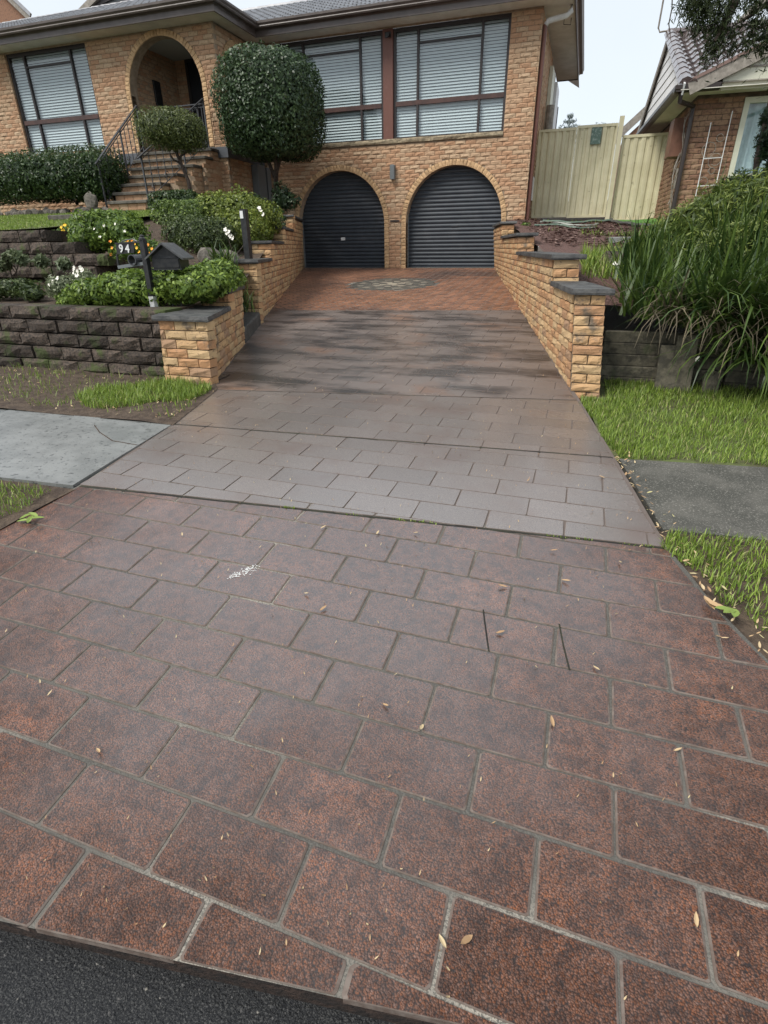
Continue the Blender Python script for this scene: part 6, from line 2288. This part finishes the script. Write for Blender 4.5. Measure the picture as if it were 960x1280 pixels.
tag(t, 'small pale yellow block behind the second step of the right brick wall', 'block')
cb = on_mulch(786, 301)
t = MB().bbox(cb[0] - .30, cb[0] + .10, cb[1] - .5, cb[1] + .3, mulch_z(*cb) - .03, mulch_z(*cb) + .05, .01).obj('concrete_offcut', M_PATH_L)
tag(t, 'pale flat concrete offcut lying on the bark mulch', 'concrete')
lg = thing('mulch_log', 'round black log end lying at the edge of the mulch above the strappy leaves', 'log', tuple(at(762, 345, 7.3)))
a = at(752, 340, 7.2)
MB().tube([a, a + Vector((.25, .05, -.02)), a + Vector((.6, .12, -.02))], [.22, .23, .20], 12).obj('log', M_BARK, lg)

# sleeper wall under the agapanthus
t = thing('sleeper_wall', 'weathered grey timber sleepers stacked behind the right brick pier', 'sleeper wall', (.9, 5.75, -1.2))
for k in range(5):
    for a, b in ((.30, 1.38), (1.40, 2.9), (2.92, 4.6)):
        z = -1.26 + .105 * k
        o = MB().bbox(a, b, 5.74 + .012 * k, 5.86, z, z + .098, .008, random.random()).obj('sleeper', M_TIMBER, t)
        o.rotation_euler.z = 0
t2 = [((827, 488), (836, 432), .13), ((848, 492), (860, 420), .17), ((884, 505), (890, 470), .13)]
for k, (lo_, hi_, w_) in enumerate(t2):
    a, b = at(*lo_, 5.5), at(*hi_, 5.62)
    o = MB().beam(a - Vector((0, 0, .1)), b, w_, .06, (0, 1, 0), .5).obj('sleeper_stake', M_TIMBER)
    tag(o, ('short split timber stake leaning at the sleeper wall', 'tall broad timber stake half covered by strappy leaves', 'low dark timber stake deep under the hanging leaves')[k], 'stake', 'timber stakes of the sleeper wall')

# ------------------------------------------------------------------ grass
def grass(name, label, area_pts, n, L, W, zf, seed, mask=None, m=None):
    """area_pts: function(rng, n) -> (n,2)"""
    rng = np.random.default_rng(seed)
    P_ = area_pts(rng, n)
    if mask is not None:
        P_ = P_[[bool(mask(x, y)) for x, y in P_]]
    B = np.array([(x, y, zf(x, y)) for x, y in P_])
    n = len(B)
    th = rng.uniform(0, 6.283, n)
    l = L * rng.uniform(.5, 1.3, n)
    lean = rng.uniform(.1, 1.1, n)
    h = np.stack([np.cos(th), np.sin(th), np.zeros(n)], 1)
    s = np.stack([-np.sin(th), np.cos(th), np.zeros(n)], 1) * (W * rng.uniform(.6, 1.3, n) / 2)[:, None]
    up = np.array([0, 0, 1.0])
    mid = B + h * (l * .45 * np.sin(lean * .7))[:, None] + up * (l * .5 * np.cos(lean * .7))[:, None]
    tip = mid + h * (l * .5 * np.sin(lean * 1.25))[:, None] + up * (l * .5 * np.cos(lean * 1.25))[:, None]
    V = np.stack([B - s, B + s, mid + s * .8, mid - s * .8, tip], 1).reshape(-1, 3)
    k = np.arange(n)[:, None] * 5
    F = np.concatenate([k + np.array([[0, 1, 2]]), k + np.array([[0, 2, 3]]), k + np.array([[3, 2, 4]])])
    o = link(name, fast_mesh(name, V, F, m or L_GRASS, np.repeat(rng.uniform(0, 1, n) ** 1.15, 5)))
    tag(o, label, 'grass', kind='stuff')
    return o


def patch(x, y, s=1.0):
    return .5 + .5 * (math.sin(2.3 * x * s + 1.1) * math.cos(2.9 * y * s + .4) + .6 * math.sin(5.1 * x * s - 4.3 * y * s))


uni = lambda x0, x1, y0, y1, ex=1.0: (lambda rng, n: np.stack([x0 + (x1 - x0) * rng.uniform(0, 1, n) ** ex, rng.uniform(y0, y1, n)], 1))
vz1 = lambda x, y: interp(y, [3.585, 6.3], [-1.262, -1.19]) - .005
def right_verge(x, y):
    if x < XR(y) + .03 + .03 * math.sin(9 * y) or y > 5.72 + .02 * x or (y > 5.02 and x < .36):
        return False
    e = y - (3.60 + .10 * x) - .04 - .05 * patch(x * 3, y)
    if e < -.06 or y < 3.585 + .09 * (x - .36):
        return False
    bare = patch(x + .4, y - .2, 1.2) * (.75 if (y > 4.6 and x > .8) else .22)
    return random.random() > bare * .8 - .05
grass('verge_grass', 'bright green grass verge between the right brick pier and the footpath', uni(.05, 6.5, 3.6, 5.8, 1.5), 60000, .062, .0055, vz1, 91, right_verge)


def right_strip(x, y):
    if x < XR(y) + .05 + .04 * math.sin(7 * y) + .03 * math.sin(17 * y) or y < gut(x) + .1 or y > 2.64 + .13 * (x - .5) * .9:
        return False
    return random.random() > patch(x * 1.2, y * 1.2) * .55 - .05
grass('kerb_grass', 'rough green grass strip beside the right edge of the driveway', uni(.5, 4.5, .9, 2.85, 1.6), 34000, .055, .005, lambda x, y: strip_z(x, y) - .015, 92, right_strip)


def left_strip(x, y):
    return x < XL(y) - .05 - .05 * math.sin(8 * y) ** 2 and y < 2.18 and random.random() > patch(x, y) * .3
grass('kerb_grass', 'mown green grass strip at the left edge of the driveway', uni(-2.7, -6.5, .6, 2.2, 1.6), 24000, .045, .005, lambda x, y: strip_z(x, y), 93, left_strip)


def left_verge(x, y):
    ex = ((x + 3.75) / .62) ** 2 + ((y - 4.05) / .42) ** 2 + .55 * (patch(2 * x, 2 * y) - .5)
    if x > XL(y) - .03 or y < 3.5:
        return False
    return ex < 1 or (random.random() < .035 + .05 * (patch(x * 1.5, y * 1.5) > .7) and y < 4.6)
vz = lambda x, y: verge_z(x, y)
grass('verge_grass', 'patch of bright grass on the bare soil in front of the front brick pier', uni(-3.0, -6.5, 3.45, 4.62, 1.2), 24000, .075, .006, vz, 94, left_verge)
grass('lawn_grass', 'smooth green front lawn above the block terrace', uni(-7.1, -15.5, 6.5, 11.3), 60000, .045, .009, lambda x, y: lawn_z(x, y) - .01, 95, lambda x, y: x < lawn_edge(y) and not (x > -10.2 and y > 10.95))
grass('mulch_weeds', 'scattered green weeds on the bark mulch under the gates', uni(-1.0, 2.2, 9.5, 15.6), 2600, .10, .010, lambda x, y: mulch_z(x, y) - .01, 96,
      lambda x, y: x > wall_face_R(y) + .3 and (patch(x * 1.7, y) > 1.05 or (y > 15.0 and x < .3) or math.hypot(x - .35, y - 10.9) < .5))
grass('bank_weeds', 'bright weeds beside the second slate step of the right wall', uni(.0, .55, 6.4, 8.2), 900, .22, .012, lambda x, y: mulch_z(x, y) - .02, 97, lambda x, y: x > wall_face_R(y) + .28)
grass('joint_weeds', 'tiny weeds growing in the joint across the driveway', (lambda rng, n: np.stack([rng.uniform(-1.4, .5, n), np.zeros(n)], 1)), 420, .018, .006, lambda x, y: GZ(2.4) - .006, 98)
o = bpy.data.objects['joint_weeds']
me = o.data
co = np.empty(len(me.vertices) * 3, np.float32)
me.vertices.foreach_get('co', co)
co = co.reshape(-1, 5, 3)
keep = (np.sin(co[:, 0, 0] * 7) + np.sin(co[:, 0, 0] * 17)) > .2
yj = 2.29 + (co[:, 0, 0] + 2.74) / 3.285 * .21
co[:, :, 1] += yj[:, None] + np.random.default_rng(1).normal(size=len(co))[:, None] * .004
co[~keep] *= 0
co[~keep, :, 2] -= 1.5
co[~keep, :, 1] += 3
me.vertices.foreach_set('co', co.astype(np.float32).ravel())

# ------------------------------------------------------------------ litter
def on_drive(px, py):
    d = ray(px, py)
    y = 1.0
    for _ in range(40):
        y = GZ(y) / d.z * d.y
    return d * (y / d.y)


def curled_leaf(c, ang, L, W, tint, zoff=.004):
    mb = MB()
    d, s = Vector((math.cos(ang), math.sin(ang), 0)), Vector((-math.sin(ang), math.cos(ang), 0))
    pr = [(-.5, .06, .004), (-.3, .7, .003), (0, 1, .006), (.28, .72, .009), (.5, .05, .014)]
    vs = []
    for x, w_, z in pr:
        for k in (-1, 0, 1):
            vs.append(c + d * x * L + s * k * w_ * W / 2 + Vector((0, 0, zoff + z + (.25 * W if k else 0) * w_)))
    fs = [(3 * i + k, 3 * i + k + 1, 3 * i + k + 4, 3 * i + k + 3) for i in range(4) for k in range(2)]
    return mb.add(vs, fs, tint)


rr = random.Random(5)
big = [(527, 912), (124, 941), (583, 1178), (869, 1153), (63, 869), (404, 763), (404, 661), (472, 668), (520, 668), (383, 744), (690, 905), (846, 940), (740, 640), (752, 598), (625, 793), (745, 838), (897, 798), (905, 800), (707, 728),
       (775, 705), (553, 1180), (228, 670), (482, 884), (660, 602), (692, 690), (628, 735)]
for k, (px, py) in enumerate(big):
    c = on_drive(px, py)
    L_ = rr.uniform(.022, .04)
    o = curled_leaf(Vector((0, 0, 0)), rr.uniform(0, 6.3), L_, L_ * rr.uniform(.28, .4), rr.uniform(.2, .75)).obj('fallen_leaf', M_PINK)
    o.location = c
    tag(o, 'small dry tan leaf lying on the driveway pavers', 'leaf', 'dry leaves on the driveway')
spr = thing('leaf_sprig', 'fresh green leaf sprig lying on the left edge of the driveway', 'leaves', tuple(on_drive(38, 650)))
for k in range(5):
    c = on_drive(30 + k * 4.5, 652 + (-3 if k % 2 else 2))
    curled_leaf(c, .3 + k * .9, .075, .03, 1.0, .008 + .004 * k).obj('leaf', M_PINK, spr)
spr = thing('leaf_sprig', 'fallen leaf sprig with green and tan leaves at the right edge of the driveway', 'leaves', tuple(on_drive(905, 770)))
for k in range(6):
    c = on_drive(885 + k * 6, 758 + k * 4)
    curled_leaf(c, 1.9 + k * .5, .08, .03, 1.0 if k > 2 else .4, .01 + .005 * k).obj('leaf', M_PINK, spr)
# tiny seeds and flecks everywhere
mb = MB()
for k in range(900):
    y = .5 + 6.5 * rr.random() ** 1.7
    x = lerp(XL(y), XR(y), rr.random())
    if y < gut(x) + .03:
        continue
    L_ = rr.uniform(.005, .013)
    q = curled_leaf(Vector((x, y, GZ(y))), rr.uniform(0, 6.3), L_, L_ * rr.uniform(.25, .5), rr.uniform(.1, .8), .001)
    mb.add(q.v, q.f, q.t[0])
o = mb.obj('leaf_litter', M_PINK)
tag(o, 'tiny seeds and leaf flecks scattered over the driveway', 'litter', kind='stuff')
mb = MB()
for k in range(620):
    if k % 2:
        y = rr.uniform(3.45, 4.6)
        x = XL(y) - .05 - 2.6 * rr.random() ** 1.5
        z = vz(x, y)
    else:
        y = rr.uniform(1.2, 3.7)
        x = XR(y) + .0 + .12 * rr.random() ** 2
        if rr.random() < .55:
            continue
        z = strip_z(x, y)
    L_ = rr.uniform(.01, .032)
    q = curled_leaf(Vector((x, y, z)), rr.uniform(0, 6.3), L_, L_ * rr.uniform(.25, .5), rr.uniform(.2, .85), .006)
    mb.add(q.v, q.f, q.t[0])
o = mb.obj('verge_litter', M_PINK)
tag(o, 'dry leaves and bark bits along the driveway edges', 'litter', kind='stuff')
# bark pieces on the mulch
mb = MB()
for k in range(1800):
    y = rr.uniform(9.0, 15.6)
    x = rr.uniform(wall_face_R(y) + .3, 1.3)
    L_ = rr.uniform(.04, .11)
    q = curled_leaf(Vector((x, y, mulch_z(x, y))), rr.uniform(0, 6.3), L_, L_ * rr.uniform(.3, .6), rr.random(), .012)
    mb.add(q.v, q.f, q.t[0])
o = mb.obj('bark_chips', mat('bark_chip', (.2, .12, .1), rough=.85, ramp=[(0, (.055, .03, .025)), (.6, (.15, .085, .07)), (1, (.34, .24, .2))]))
tag(o, 'coarse bark chips covering the bed below the cream gates', 'bark chips', kind='stuff')
# two dark tyre-stone scratches
for pts in ([(604, 762), (607, 785), (611, 814)], [(699, 780), (704, 806), (712, 838)]):
    pts = [on_drive(*p) for p in pts]
    mb = MB()
    for a, b in zip(pts, pts[1:]):
        mb.beam(a + Vector((0, 0, .0006)), b + Vector((0, 0, .0006)), .006, .0012)
    mb.obj('scratch', M_JOINT, driveway)
# white chalky scuff on a paver
sc0, sc1 = on_drive(284, 723), on_drive(318, 710)
mb = MB()
for k in range(150):
    a = min(1.05, max(-.1, rr.betavariate(1.6, 1.1)))
    p = sc0.lerp(sc1, a) + Vector((rr.gauss(0, .006 + .010 * a), rr.gauss(0, .006 + .012 * a), 0))
    n = 6
    r0 = rr.uniform(.0012, .005)
    mb.add([(p.x + r0 * rr.uniform(.6, 1.2) * math.cos(6.283 * i / n), p.y + r0 * rr.uniform(.5, 1) * math.sin(6.283 * i / n), GZ(p.y) + .0015) for i in range(n)], [tuple(range(n))])
o = mb.obj('paint_spot', M_WHITE)
tag(o, 'white chalky splash on the driveway left of centre', 'paint spot')

# grit and small stones along the broken edge above the gutter
mb = MB()
for k in range(300):
    x = rr.uniform(-2.2, .4)
    y = gut(x) - .015 - .10 * rr.random() ** 1.5
    s = rr.uniform(.0015, .005)
    z = -1.535
    o8 = [(x + s * rr.uniform(.6, 1.3) * a, y + s * rr.uniform(.6, 1.3) * b, z + s * c) for a, b, c in ((1, 0, .3), (0, 1, .3), (-1, 0, .3), (0, -1, .3), (0, 0, 1.2), (0, 0, -.6))]
    mb.add(o8, [(0, 1, 4), (1, 2, 4), (2, 3, 4), (3, 0, 4), (1, 0, 5), (2, 1, 5), (3, 2, 5), (0, 3, 5)], rr.random())
o = mb.obj('gutter_grit', mat('grit', (.12, .11, .10), ramp=[(0, (.04, .04, .04)), (.85, (.10, .095, .09)), (1, (.26, .24, .2))], rough=.85))
tag(o, 'grit and little stones along the lower edge of the driveway', 'grit', kind='stuff')
